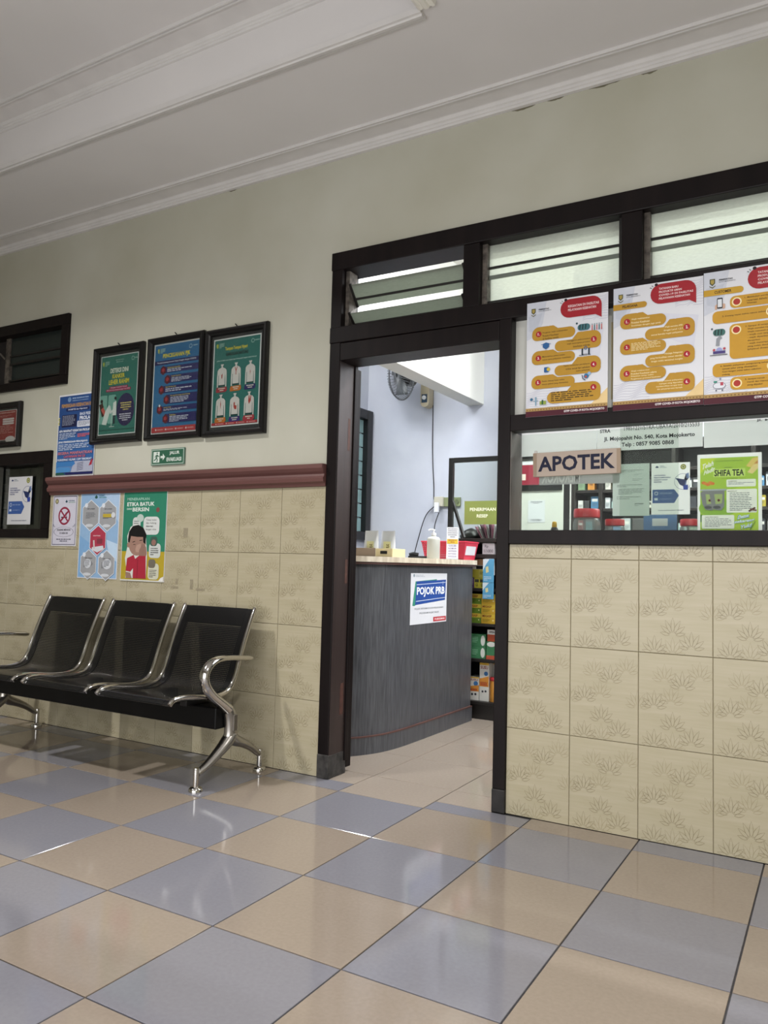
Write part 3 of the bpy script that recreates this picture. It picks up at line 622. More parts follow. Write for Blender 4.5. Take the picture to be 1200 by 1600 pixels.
def art_pjk(p):
    p.rect(.02, .015, .98, .985, '#2f6796'); logo_ministry(p, .08, .08, .9); p.ring(.80, .07, .035, .3, '#8fb0c8'); p.text('GERMAS', .85, .06, .95, .073, '#9fbcd0')
    p.text('PENCEGAHAN PJK', .20, .115, .80, .175, '#d6c62f'); p.rect(.02, .19, .98, .235, '#28265a'); p.text('Penyakit jantung koroner dapat dicegah dengan CERDIK', .08, .20, .93, .224, '#cfd2de', False)
    rows = [(.26, .33, .22, 'Cek Kesehatan Secara Rutin'), (.36, .445, .32, 'Enyahkan Asap Rokok'), (.475, .55, .20, 'Rajin Aktivitas Fisik'), (.575, .675, .32, 'Diet yang Sehat dengan Kalori Seimbang'), (.70, .755, .18, 'Istirahat Cukup'), (.785, .885, .32, 'Kelola Stres')]
    for i, (a, b, u, s) in enumerate(rows):
        p.rect(u, a, .98, b, '#2a2860'); c = (a+b)/2
        p.poly([(u-.06, c-.02), (u, c-.05), (u+.06, c-.02), (u+.06, c+.03), (u, c+.055), (u-.06, c+.03)], '#5a1c2c'); p.ell(u, c, .032, '#9c3340')
        p.text(s, u+.09, a+.006, u+.09+.011*len(s), a+.024, '#cfc05a', False); p.lines(u+.09, a+.030, .86, b-.003, 2 if b-a < .08 else 4, '#b9bccf', .55, i)
    p.ell(.18, .69, .02, '#c6ccd6'); p.rect(.02, .925, .98, .985, '#a83a40')
    for k in range(4): p.ell(.12+k*.22, .955, .015, '#d9c3c4'); p.rect(.15+k*.22, .95, .28+k*.22, .96, '#c98a8c')
def torso(p, u, v, w, h, spot):
    c = '#cdc7c6'
    p.poly([(u-.07*w, v), (u+.07*w, v), (u+.05*w, v+.06*h), (u+.10*w, v+.12*h), (u+.30*w, v+.16*h), (u+.44*w, v+.25*h), (u+.47*w, v+.6*h), (u+.46*w, v+.98*h), (u+.36*w, v+.98*h), (u+.33*w, v+.5*h), (u+.30*w, v+.45*h),
            (u+.30*w, v+.92*h), (u-.30*w, v+.92*h), (u-.30*w, v+.45*h), (u-.33*w, v+.5*h), (u-.36*w, v+.98*h), (u-.46*w, v+.98*h), (u-.47*w, v+.6*h), (u-.44*w, v+.25*h), (u-.30*w, v+.16*h), (u-.10*w, v+.12*h), (u-.05*w, v+.06*h)], c)
    p.poly([(u-.16*w, v-.03*h), (u+.16*w, v-.03*h), (u+.08*w, v+.06*h), (u-.08*w, v+.06*h)], c)
    p.rect(u-.30*w, v+.89*h, u+.30*w, v+.95*h, '#1d3a3a')
    for a, b in ((-.32, .45), (.31, .45)): p.line([(u+a*w, v+b*h), (u+a*w, v+.88*h)], .0025, '#3f6f6b')
    for pts in spot: p.poly([(u+a*w, v+b*h) for a, b in pts], '#a8423c')
def art_heart(p):
    p.rect(.02, .015, .98, .985, '#2c6b66'); logo_ministry(p, .06, .08, .9); p.ring(.83, .07, .035, .3, '#8fb6b0'); p.text('GERMAS', .87, .06, .97, .074, '#9fc0ba')
    p.text('Tempat-Tempat Nyeri', .25, .10, .72, .15, '#cfc23a'); p.text('GANGGUAN JANTUNG', .27, .165, .74, .215, '#15201f'); p.text('selain di dada nyeri dapat juga terasa pada bagian tubuh lainnya', .08, .24, .92, .262, '#b9d0cb', False)
    sp = [[[(-.06, .45), (.06, .38), (.05, .58), (-.03, .62)]], [[(-.14, .16), (-.08, .15), (0, .28), (.08, .15), (.14, .16), (.03, .34), (.03, .50), (-.03, .50), (-.03, .34)]], [[(0, .33), (.03, .45), (0, .6), (-.03, .45)]],
          [[(0, .22), (.04, .4), (0, .62), (-.04, .4)]], [[(-.1, .38), (.03, .36), (.02, .5), (.2, .52), (.18, .68), (0, .68), (-.1, .56)]], [[(-.05, .15), (.02, .12), (.06, .3), (.14, .12), (.2, .15), (.16, .38), (0, .52), (-.08, .38)]]]
    lab = [('#96323f', 'Dada'), ('#b9692d', 'Menjalar ke leher'), ('#2d2860', 'Ulu hati'), ('#b9692d', 'Leher'), ('#3a2a6c', 'Perut kiri'), ('#a03440', 'Punggung')]
    for k in range(6):
        u = .20+.30*(k % 3); v = .30 if k < 3 else .645
        torso(p, u, v, .22, .255, sp[k]); col, s = lab[k]
        p.poly([(u-.10, v+.255), (u+.11, v+.25), (u+.12, v+.29), (u+.09, v+.31), (u-.11, v+.312), (u-.12, v+.285)], col)
        p.lines(u-.07, v+.262, u+.08, v+.305, 2, '#d6cfc4', .5, k, centre=True)
    p.rect(.02, .955, .98, .985, '#a03238')
    for k in range(4): p.ell(.12+k*.22, .97, .01, '#d9c3c4'); p.rect(.15+k*.22, .966, .28+k*.22, .974, '#c98a8c')
def art_red(p):
    p.rect(.01, .015, .99, .985, '#8e2f30'); p.text('LAPORKAN GRATIFIKASI ANDA DISINI', .20, .06, .95, .10, '#d2b5ae'); p.lines(.25, .17, .85, .24, 2, '#c08f89', .4, 2, centre=True)
    for k in range(3): p.rr(.60, .27+.075*k, .93, .33+.075*k, '#cfc5c5', .02)
    p.lines(.05, .27, .55, .48, 4, '#c59b96', .45, 9); p.lines(.05, .52, .95, .85, 6, '#b8847f', .4, 4); p.ell(.85, .98, .14, '#c9c3c3', .11)
    p.rect(.01, .985, .99, 1.0, '#b5aeae')
frame_picture('framed_poster', 'black framed green poster reading DETEKSI DINI KANKER LEHER RAHIM', -2.487, 1.575, .39, .545, art_cancer, (.047, .05), tilt=0.0)
frame_picture('framed_poster', 'black framed blue poster reading PENCEGAHAN PJK', -2.060, 1.571, .40, .552, art_pjk, (.036, .034), mount=False)
frame_picture('framed_poster', 'black framed teal poster of six torsos with sore spots', -1.648, 1.566, .40, .548, art_heart, (.047, .05))
frame_picture('framed_poster', 'black framed red poster cut off by the left picture edge', -3.56, 1.603, .435, .276, art_red, (.05, .045))
# blue prolanis poster
s = sheet('health_poster', 'tall blue poster of a blood test with gloved fingers', 'poster', -2.790, .001, 1.405, .325, .478, PAPER, th=.002)
p = Print(.325, .478); p.rect(.02, .02, .985, .98, '#27487f'); p.poly([(.02, .55), (.985, .45), (.985, .80), (.02, .85)], '#35609a')
p.ell(.28, .065, .045, '#6f8db3'); p.text('BPJS KESEHATAN', .36, .045, .78, .067, '#9fb6d4'); p.text('PEMERINTAH KOTA MOJOKERTO', .36, .078, .78, .092, '#8fa9cb')
p.text('PEMERIKSAAN KESEHATAN RUTIN', .08, .115, .98, .16, '#b98a3a'); p.rr(.20, .17, .82, .21, '#1b2450', .03); p.text('DIABETES dan Hipertensi', .26, .178, .76, .203, '#b7bfd6')
p.rr(.10, .25, .50, .40, '#1c2040', .02); p.lines(.12, .26, .47, .385, 8, '#8d93a8', .45, 3); p.text('BAGI PESERTA', .58, .235, .98, .27, '#c9d2e2'); p.text('PROLANIS', .58, .28, .98, .325, '#dbe1ec')
p.rr(.52, .335, .98, .41, '#ccd0dc', .02); p.lines(.55, .345, .95, .40, 4, '#4a4f66', .4, 8)
p.line([(.05, .28), (.02, .30), (.05, .32)], .008, '#c9c36a'); p.line([(.05, .33), (.02, .35), (.05, .37)], .008, '#c9c36a')
p.text('APA MANFAAT KEGIATAN PROLANIS?', .05, .432, .93, .462, '#dbe1ec'); p.lines(.06, .475, .55, .555, 4, '#b7c3da', .5, 5); p.lines(.55, .49, .93, .535, 3, '#c0606e', .7, 7)
p.text('JENIS PEMERIKSAAN PENUNJANG', .05, .57, .82, .60, '#dbe1ec'); p.lines(.06, .61, .90, .69, 4, '#b7c3da', .5, 6)
p.text('SEGERA MANFAATKAN', .05, .70, .95, .735, '#c67a83'); p.text('LAYANAN INI DI', .22, .745, .78, .775, '#c0606e'); p.text('PUSKESMAS / KLINIK / DPP TERDEKAT', .05, .785, .95, .81, '#cfd8e8')
p.rect(.02, .82, .985, .95, '#5f7fae'); p.poly([(.5, .82), (.985, .82), (.985, .95), (.42, .95)], '#a9adc0'); p.poly([(.02, .82), (.50, .82), (.53, .85), (.45, .88), (.10, .88), (.02, .90)], '#3d78b4'); p.poly([(.02, .90), (.12, .885), (.38, .89), (.43, .92), (.36, .945), (.02, .95)], '#4f8cc4')
p.poly([(.93, .82), (.985, .80), (.96, .87), (.88, .885), (.90, .86)], '#a02a3c')
for k in range(5): p.line([(.58, .85+k*.02), (.74, .838+k*.02)], .004, '#5c5f78')
p.rect(.28, .953, .985, .98, '#232558'); p.poly([(.02, .953), (.22, .953), (.28, .98), (.02, .98)], '#27584f'); p.build(s)
# JALUR EVAKUASI
s = sheet('evacuation_sign', 'small green evacuation route sign reading JALUR EVAKUASI', 'sign', -2.013, -.003, 1.440, .238, .086, mat('sign_border_green', '#5f7f6f', .4), th=.008, tilt=.0)
p = Print(.238, .086); p.rect(.02, .05, .98, .95, '#c3d0c6'); p.rect(.03, .08, .97, .92, '#2f5d47'); p.rect(.07, .17, .26, .83, '#cfd8d0')
p.ell(.185, .26, .018, '#2f5d47'); p.line([(.19, .35), (.165, .56)], .009, '#2f5d47'); p.line([(.165, .55), (.20, .66), (.18, .80)], .006, '#2f5d47'); p.line([(.165, .55), (.13, .66), (.09, .70)], .006, '#2f5d47'); p.line([(.19, .38), (.225, .46), (.25, .44)], .005, '#2f5d47'); p.line([(.185, .38), (.14, .42), (.125, .52)], .005, '#2f5d47')
p.poly([(.29, .44), (.36, .44), (.36, .30), (.43, .51), (.36, .72), (.36, .58), (.29, .58)], '#cfd8d0')
p.text('JALUR', .56, .18, .86, .43, '#d5ddd6'); p.text('EVAKUASI', .48, .56, .92, .80, '#d5ddd6'); p.build(s)
# no-smoking
s = sheet('no_smoking_sign', 'white no-smoking notice with a red crossed circle', 'sign', -2.790, -.0025, 1.008, .212, .290, PAPER, th=.002)
p = Print(.212, .290); p.rect(.02, .015, .98, .985, '#b8b4c4'); p.rect(.035, .025, .965, .975, '#34364f'); p.rect(.05, .035, .95, .965, '#c9c7d4'); p.ell(.16, .12, .07, '#6f6a4e'); p.ell(.16, .12, .04, '#b5ae86')
p.poly([(.50, .13), (.55, .09), (.60, .13), (.57, .15), (.53, .15)], '#2a4a5a'); p.text('PUSKESMAS', .63, .10, .88, .125, '#33576a'); p.text('GEDONGAN', .63, .135, .90, .155, '#4f8a72')
p.ring(.49, .41, .245, .22, '#8e2a44'); p.rect(.36, .425, .60, .45, '#1e1e24'); p.line([(.58, .42), (.53, .36), (.60, .33)], .004, '#33343c'); p.line([(.35, .31), (.63, .51)][::-1], .010, '#8e2a44'); p.line([(.66, .31), (.33, .52)], .012, '#8e2a44')
p.ring(.49, .725, .40, .035, '#34364f', rv=.10); p.text('DILARANG MEROKOK', .22, .665, .77, .705, '#23232e'); p.text('DI AREA INI', .33, .73, .66, .765, '#23232e'); p.lines(.16, .86, .84, .93, 2, '#4a4a58', .5, 3, centre=True)
for a in (-1, 1): p.line([(.49+a*.40, .60), (.49+a*.36, .63)], .003, '#34364f'); p.line([(.49+a*.43, .57), (.49+a*.43, .62)], .003, '#34364f')
p.build(s)
# hexagon poster
s = sheet('hexagon_poster', 'light blue poster with grey hexagons and one red hexagon', 'poster', -2.552, -.0025, .832, .318, .477, PAPER, th=.002)
p = Print(.318, .477); p.rect(.015, .01, .985, .99, '#8fb0d2'); p.poly([(.6, .01), (.985, .01), (.985, .35), (.75, .20)], '#a9c2de'); p.poly([(.015, .5), (.3, .6), (.2, .99), (.015, .99)], '#7da6cf'); p.poly([(.7, .55), (.985, .6), (.985, .8), (.8, .75)], '#b9d0e6')
p.poly([(.36, .06), (.40, .03), (.44, .06), (.42, .075), (.38, .075)], '#25524a'); p.text('PUSKESMAS', .47, .035, .60, .05, '#2d5a6c'); p.text('GEDONGAN', .47, .055, .66, .07, '#3c7a66')
def hexa(u, v, r, col, n):
    k = p.W/p.H
    for q, c in ((r, '#d9dde4'), (r*.945, col)): p.poly([(u+q*math.sin(a*PI/3), v-q*1.13*k*math.cos(a*PI/3)) for a in range(6)], c)
    if n == 9: return
    p.ell(u-.12*r/.245, v-r*.72*k, .04, '#d9dde4'); p.text('INFO LAYANAN', u-.09, v-r*.45*k-.01, u+.10, v-r*.45*k+.005, '#2a2a32')
    p.lines(u-.12, v-r*.2*k, u+.13, v+r*.25*k, 5, '#55585f', .4, n); p.ell(u-.02, v+r*.72*k, .10, '#c9ccd2', .018)
hexa(.275, .27, .245, '#9b9c9f', 1); hexa(.715, .275, .245, '#9b9c9f', 2); hexa(.28, .84, .235, '#9b9c9f', 4); hexa(.74, .845, .235, '#9b9c9f', 5); hexa(.50, .56, .235, '#a83a4e', 9)
p.text('KANTONG', .38, .50, .56, .515, '#d9b9bd'); p.rr(.48, .54, .62, .60, '#7f3844', .02); p.poly([(.36, .64), (.64, .62), (.66, .66), (.5, .70), (.36, .67)], '#cfd2d8'); p.line([(.40, .56), (.42, .66)], .012, '#c9c2be')
p.rr(.60, .255, .82, .295, '#b8a23c', .02); p.ell(.86, .27, .05, '#d0d2d6'); p.ell(.27, .83, .09, '#c9ccd2', .055); p.ell(.76, .83, .11, '#c9ccd2', .06); p.lines(.20, .79, .34, .87, 5, '#4a4c54', .4, 11); p.lines(.68, .79, .84, .87, 5, '#4a4c54', .4, 12); p.build(s)
# cough etiquette poster
s = sheet('cough_etiquette_poster', 'green and yellow poster of a coughing man reading ETIKA BATUK DAN BERSIN', 'poster', -2.206, -.0025, .829, .325, .476, PAPER, th=.002)
p = Print(.325, .476); p.rect(.01, .01, .99, .67, '#2f7d63'); p.rect(.01, .67, .99, .99, '#b09a2e')
p.text('MENERAPKAN', .09, .07, .60, .10, '#a7c9ba', False); p.text('ETIKA BATUK', .09, .12, .72, .165, '#d8dfd9'); p.text('DAN', .09, .185, .20, .205, '#c5d6cc'); p.text('BERSIN', .22, .18, .60, .225, '#d8dfd9'); p.ell(.80, .21, .04, '#7a4a48')
p.rr(.24, .29, .42, .50, '#c9cdcb', .06); p.ell(.41, .30, .08, '#b7c6be', .045); p.lines(.27, .33, .39, .40, 3, '#5a6a62', .4, 3)
p.rr(.49, .285, .85, .485, '#cfd2d0', .08); p.text('Tutup mulut', .55, .31, .78, .335, '#3a3a3a', False); p.text('dan hidung', .55, .345, .78, .37, '#3a3a3a', False); p.text('dengan', .55, .38, .71, .405, '#3a3a3a'); p.text('lengan atas', .55, .415, .78, .44, '#3a3a3a', False)
p.rr(.64, .58, .90, .74, '#c6cac6', .06); p.rr(.66, .505, .82, .61, '#3f5a50', .05); p.ell(.74, .57, .05, '#8f6a60'); p.lines(.68, .63, .86, .72, 4, '#4a4a4a', .45, 4); p.rr(.64, .80, .88, .975, '#c9c8b4', .06); p.rr(.64, .755, .80, .85, '#6f685c', .05); p.lines(.67, .87, .85, .96, 5, '#4a4a4a', .45, 5)
p.poly([(.13, .97), (.14, .86), (.10, .75), (.15, .60), (.13, .50), (.20, .40), (.32, .36), (.46, .40), (.56, .48), (.58, .58), (.61, .70), (.60, .97)], '#d0d2cc')
p.ell(.37, .58, .20, '#9b7a6c', .14); p.poly([(.15, .54), (.17, .45), (.25, .39), (.38, .375), (.50, .41), (.57, .48), (.56, .59), (.51, .57), (.50, .51), (.36, .51), (.22, .50), (.19, .58), (.16, .58)], '#141414')
p.ell(.17, .60, .035, '#9b7a6c', .03); p.poly([(.36, .60), (.45, .585), (.47, .65), (.43, .68), (.35, .68), (.33, .65)], '#b08f80'); p.line([(.26, .57), (.32, .56)], .004, '#2a1d1a'); p.line([(.42, .55), (.49, .545)], .004, '#2a1d1a'); p.line([(.28, .595), (.33, .595)], .003, '#2a1d1a')
p.poly([(.42, .66), (.50, .58), (.58, .62), (.60, .70), (.56, .76), (.42, .72)], '#8f6f63'); p.poly([(.15, .75), (.30, .71), (.34, .755), (.42, .72), (.58, .72), (.60, .97), (.30, .97), (.30, .86), (.24, .90), (.13, .89)], '#a52a3c'); p.poly([(.13, .90), (.24, .91), (.28, .97), (.14, .97)], '#96776a'); p.line([(.40, .76), (.40, .97)], .003, '#6d1a28'); p.rect(.01, .985, .99, 1.0, '#d0d0c8')
p.poly([(.88, .99), (.93, .955), (.99, .94), (.99, .99)], '#e0dedc'); p.build(s)
# leaflet on the left window glass
def art_saran(p):
    p.poly([(.10, .075), (.15, .05), (.20, .075), (.18, .09), (.12, .09)], '#34436a'); p.text('PUSKESMAS', .22, .05, .34, .065, '#5f7a8a'); p.text('GEDONGAN', .22, .075, .40, .09, '#4a5f7a'); p.ell(.83, .085, .075, '#8a8f45'); p.ell(.83, .085, .045, '#c0bb8d'); p.ell(.83, .085, .022, '#5a6a3a')
    for k, t in enumerate(('LAYANAN', 'PENYAMPAIAN', 'SARAN DAN', 'KRITIK')): p.text(t, .07, .225+k*.043, .07+(.30, .43, .35, .21)[k], .252+k*.043, '#2f3a78')
    p.ring(.82, .37, .22, .04, '#3a4a86'); p.poly([(.62, .30), (.84, .33), (.98, .30), (.97, .20), (.90, .22), (.92, .35), (.90, .46), (.80, .45)], '#6f82ae'); p.poly([(.65, .30), (.90, .335), (.86, .47), (.74, .43)], '#27335f'); p.poly([(.82, .45), (.95, .43), (.95, .53), (.84, .53)], '#3148a0')
    p.poly([(.03, .515), (.60, .515), (.72, .635), (.60, .78), (.03, .78)], '#3f5f9f'); p.ring(.13, .59, .05, .3, '#c9d6ea'); p.rect(.08, .68, .17, .725, '#c9d6ea'); p.text('0857-9085-0868', .22, .575, .54, .60, '#a9bcdc', False); p.text('puskesmas@gmail.com', .22, .69, .54, .71, '#a9bcdc', False); p.text('SUARA ANDA SANGAT BERARTI', .18, .91, .84, .93, '#4a4f6a')
s = sheet('suggestion_leaflet', 'white and blue suggestion leaflet on the dark left window', 'leaflet', -3.292, .052, 1.135, .224, .292, PAPER); p = Print(.224, .292); art_saran(p); p.build(s)

# ================================================================== POSTERS OVER THE PHARMACY WINDOW
GOLD = '#b58a2e'
def pill(p, a, b, c, d, left=True, col=GOLD):
    h = d-b
    p.rr(a, b+h*(.24 if left else .38), c, d, col, .09)
    if left: p.rr(a, b, a+(c-a)*.52, d, col, .09); p.poly([(a+(c-a)*.40, b), (a+(c-a)*.50, b), (a+(c-a)*.60, b+h*.23), (a+(c-a)*.60, b+h*.4), (a+(c-a)*.3, b+h*.4)], col)
    else: p.rr(c-(c-a)*.52, b, c, d, col, .09); p.poly([(c-(c-a)*.40, b), (c-(c-a)*.50, b), (c-(c-a)*.62, b+h*.39), (c-(c-a)*.62, b+h*.5), (c-(c-a)*.3, b+h*.5)], col)
def waves(p, a, b, c, d, n, flip=1):
    for k in range(n):
        pts = []
        for i in range(15):
            t = i/14; u = a+(c-a)*t; v = b+(d-b)*(k/n)+((d-b)*.35)*(1-t if flip > 0 else t)+.012*math.sin(t*9+k*.5)
            if b-.02 <= v <= d and u <= .999 and v > .004: pts.append((u, v))
        if len(pts) > 2: p.line(pts, .0009, '#a7a6bd')
def covid_base(p, title, y0=.0):
    p.poly([(.0, .0), (.25, .0), (.20, .20), (.10, .30), (.0, .33)], '#c9cdd8'); p.poly([(.02, .12), (.20, .10), (.12, .27), (.03, .25)], '#bfc4d0'); p.poly([(.55, .25), (.95, .30), (.9, .55), (.6, .45)], '#d3d4df')
    waves(p, .70, .005, .999, .22, 12, 1); waves(p, .005, .72, .42, .925, 12, 1)
    p.poly([(.80, .93), (1, .80), (1, .93)], '#e0c48f'); p.rect(0, .925, 1, .957, '#a98a55')
    for k in range(28): p.ell(.02+k*.035, .941, .008, '#7a5b34')
    p.rect(0, .952, 1, 1.0, '#4a1624'); p.text('GTPP COVID-19 KOTA MOJOKERTO', .48, .962, .965, .985, '#e6dfe0')
    shield(p, .085, .078, 1.2); p.text('PEMERINTAH', .15, .062, .28, .074, '#3b3b40'); p.text('KOTA MOJOKERTO', .15, .080, .31, .090, '#55555c', False)
    R = '#9e1f2a'
    p.rr(.425, .015, .925, .175, R, .16); p.rect(.75, .09, .925, .175, R); p.poly([(.84, .17), (.925, .17), (.925, .205)], R); p.ell(.49, .018, .018, '#2a1a1e')
    p.line([(.44, .02), (.455, .032)], .002, '#3a3a40'); p.line([(.42, .035), (.44, .042)], .002, '#3a3a40')
    n = len(title)
    for k, t in enumerate(title):
        h = .105/max(n, 3.2); v = .095-n*h/2+k*h; p.text(t, .52, v+h*.12, .52+.0178*len(t), v+h*.78, '#e3c9ca', True)
def numbered(p, k, u, v): p.ell(u, v, .036, '#a3202b'); p.text(str(k)+'.', u-.012, v-.012, u+.014, v+.012, '#f0dfe0')
YF = -.0168
def covid(name, label, x, z, W, H, fn, tilt=0): 
    s = sheet(name, label, 'poster', x, YF, z, W, H, PAPERW, th=.0012, tilt=tilt); p = Print(W, H); fn(p); p.build(s); return s
def art_p1(p):
    covid_base(p, ('KEGIATAN DI FASILITAS', 'PELAYANAN KESEHATAN'))
    L = [(.07, .222, .61, .342), (.36, .308, .92, .455), (.07, .432, .61, .552), (.36, .522, .92, .665), (.07, .646, .61, .762), (.27, .738, .92, .898)]
    tx = [('Pengantar wajib melaksanakan', 'Protokol Kesehatan', 'di fasilitas medis'), ('Pelanggaran pada protokol', 'wajib menerapkan protokol', 'kesehatan individu'), ('Memudahkan jadwal melalui', 'sesuai jenis pelayanan kesehatan'), ('Pasien melakukan pendaftaran', 'online sesuai hari sebelum', 'waktu pelayanan'), ('Pasien datang tepat waktu', 'sesuai jadwal yang ditentukan'), ()]
    for k, (a, b, c, d) in enumerate(L):
        lf = k % 2 == 0; pill(p, a, b, c, d, lf); numbered(p, k+1, a+.085 if lf else c-.085, b+(d-b)*.52 if k < 5 else b+.05)
        if k == 5: p.lines(a+.05, b+.065, c-.06, d-.01, 5, '#3a2a12', .45, 9)
        for i, t in enumerate(tx[k]):
            wv = .0112*len(t); v = b+(d-b)*.40+i*.026
            if lf: p.text(t, a+.135, v, a+.135+wv, v+.017, '#3a2a12', False, .0)
            else: p.text(t, c-.13-wv, v, c-.13, v+.017, '#3a2a12', False)
    p.rr(.64, .245, .79, .30, '#3f6b72', .05); p.ell(.63, .235, .012, '#2a4a52'); 
    for k in range(3): p.line([(.67+.035*k, .25), (.665+.035*k, .29)], .004, '#16282c')
    for k in range(5): p.line([(.815+k*.028, .265), (.815+k*.028, .31)], .004, ('#c06a6a', '#3f6b72')[k % 2]); p.ell(.815+k*.028, .258, .007, '#7f8f9a')
    p.poly([(.21, .375), (.25, .365), (.29, .375), (.29, .405), (.25, .425), (.21, .405)], '#2f5f96'); p.line([(.19, .38), (.21, .38)], .002, '#2f5f96'); p.line([(.29, .38), (.31, .38)], .002, '#2f5f96')
    for u in (.70, .78): p.line([(u, .455), (u, .51)], .006, '#26303a')
    p.rect(.66, .508, .80, .513, '#26303a'); p.ring(.74, .452, .02, .4, '#2f5f96'); p.rect(.71, .47, .77, .50, '#c9cdd6')
    p.rr(.23, .58, .29, .625, '#2f5f96', .01); p.ell(.285, .60, .022, '#c9b03a'); p.ell(.75, .69, .03, '#2f6f9a'); p.ell(.785, .67, .02, '#8fb0d0'); p.line([(.70, .68), (.71, .71), (.74, .725)], .003, '#2a3a5a'); p.ell(.745, .695, .014, '#b04a3a')
    p.ell(.075, .85, .018, '#3a6a8a'); p.line([(.13, .845), (.13, .905)], .005, '#7fa0b5'); p.line([(.10, .865), (.16, .865)], .003, '#7fa0b5'); p.ell(.13, .84, .012, '#7fa0b5'); p.rect(.18, .87, .26, .90, '#8fa046'); p.rect(.205, .86, .225, .90, '#2a5a3a')
def art_p2(p):
    covid_base(p, ('TATANAN BARU', 'PRODUKTIF AMAN', 'COVID-19 DI FASILITAS', 'PELAYANAN KESEHATAN'))
    p.rect(0, .135, .35, .183, GOLD); p.rr(.2, .135, .385, .183, GOLD, .05); p.text('PELAKSANA', .105, .148, .28, .170, '#3a2412')
    L = [(.08, .222, .60, .345), (.365, .308, .91, .457), (.08, .430, .60, .553), (.37, .520, .91, .670), (.08, .643, .60, .768), (.37, .735, .91, .885)]
    tx = [('Wajib melaksanakan', 'Protokol Kesehatan', 'Sosialisasi dengan jaga jarak'), ('Wajib memakai APD', 'dengan Level 1,2,3', 'sesuai kondisi tugas pelayanan'), (), ('Menjaga Pelayanan', 'yang berkualitas sesuai standar', 'dengan waktu seminimal mungkin'), ('Wajib melaksanakan', 'Protokol Kesehatan selama', 'Pelayanan setiap waktu', 'Pengawasan protokol kesehatan'), ('Setiap selesai pelayanan', 'ruangan yang digunakan', 'membersihkan tempat kerja', 'dan penyemprotan berkala')]
    for k, (a, b, c, d) in enumerate(L):
        lf = k % 2 == 0; pill(p, a, b, c, d, lf); numbered(p, k+1, a+.08 if lf else c-.085, b+(d-b)*.52)
        if k == 2: p.lines(a+.13, b+.035, c-.05, d-.02, 6, '#ead9a8', .4, 4)
        st = .026 if len(tx[k]) < 4 else .021
        for i, t in enumerate(tx[k]):
            wv = .0115*len(t); v = b+(d-b)*.34+i*st
            if lf: p.text(t, a+.13, v, a+.13+wv, v+st*.66, '#efe0b4', False)
            else: p.text(t, c-.13-wv, v, c-.13, v+st*.66, '#efe0b4', False)
def art_p3(p):
    covid_base(p, ('TATANAN BARU', 'PRODUKTIF AMAN', 'COVID-19 DI FASILITAS', 'PELAYANAN KESEHATAN'))
    p.rect(0, .135, .35, .183, '#c2982f'); p.rr(.2, .135, .385, .183, '#c2982f', .05); p.text('CUSTOMER', .105, .148, .27, .170, '#3a2412')
    G = '#c2922c'
    for (a, b, c, d, r) in ((.255, .205, .93, .295, .05), (.085, .305, .80, .40, .05), (.25, .415, .93, .675, .05), (.085, .70, .72, .80, .05), (.255, .81, .93, .905, .05)): p.rr(a, b, c, d, G, r)
    for u, v in ((.32, .25), (.315, .46), (.64, .352), (.645, .75), (.32, .858)): p.ell(u, v, .047, '#ecdca6'); p.ell(u, v, .034, '#a8332a')
    T = [(.395, .222, ('1. Melakukan pendaftaran', 'reservasi dahulu melalui', 'Whatsapp')), (.18, .342, ('2. Datang tepat waktu sesuai jadwal',)), (.40, .437, ('3. Sampai di tempat pelayanan', 'Wajib memakai masker', 'Wajib mematuhi protokol', '- wajib cuci tangan', '- wajib diperiksa suhu', 'dianjurkan', '- wajib menempati kursi', 'yang sudah disediakan', '(physical distancing)')), (.16, .715, ('4. Setelah pelayanan, pengunjung keluar', 'sesuai jalur yang ditetapkan', 'Cuci tangan pakai sabun sebelum', 'pulang')), (.395, .828, ('5. Sampai rumah -', 'mandi dan mencuci baju', 'yang dipakai'))]
    for u, v, ls in T:
        for i, t in enumerate(ls): p.text(t, u+(.02 if i else 0), v+i*.0215, u+(.02 if i else 0)+.0118*len(t), v+i*.0215+.014, '#3a2a12', False)
    p.rr(.13, .205, .185, .285, '#2a2a30', .01); p.rect(.137, .215, .178, .275, '#d9dde2'); p.poly([(.11, .26), (.13, .25), (.13, .29), (.11, .29)], '#c9a58f'); p.poly([(.185, .25), (.21, .255), (.21, .285), (.185, .29)], '#c9a58f')
    p.rr(.09, .44, .21, .49, '#3f6b66', .04); p.ell(.08, .435, .01, '#3a4a5a')
    for k in range(3): p.line([(.115+.03*k, .445), (.11+.03*k, .485)], .004, '#1c3230')
    p.line([(.17, .50), (.14, .515), (.135, .565)], .012, '#8f939a'); p.ell(.15, .60, .03, '#9a9fd0'); p.rect(.09, .605, .21, .625, '#4a3f7a'); p.ell(.10, .595, .013, '#b04a5a'); p.ell(.20, .59, .013, '#b04a5a'); p.rect(.06, .632, .23, .637, '#33303f')
    p.rr(.09, .845, .21, .885, '#d9dce4', .03); p.ring(.15, .865, .062, .08, '#55586a', rv=.024); p.rect(.16, .84, .19, .865, '#b04a5a'); p.rr(.095, .828, .13, .842, '#3a8a7a', .01); p.ell(.16, .815, .01, '#8a8fa5'); p.ell(.12, .90, .008, '#55586a'); p.ell(.18, .90, .008, '#55586a')
covid('protocol_poster', 'white poster of gold numbered labels with picture icons, nearest the doorway', .067, 1.544, .320, .458, art_p1)
covid('protocol_poster', 'white poster of gold numbered labels under the tag PELAKSANA', .407, 1.543, .316, .465, art_p2)
covid('protocol_poster', 'white poster headed CUSTOMER with large gold boxes, cut by the right edge', .7245, 1.541, .335, .474, art_p3)
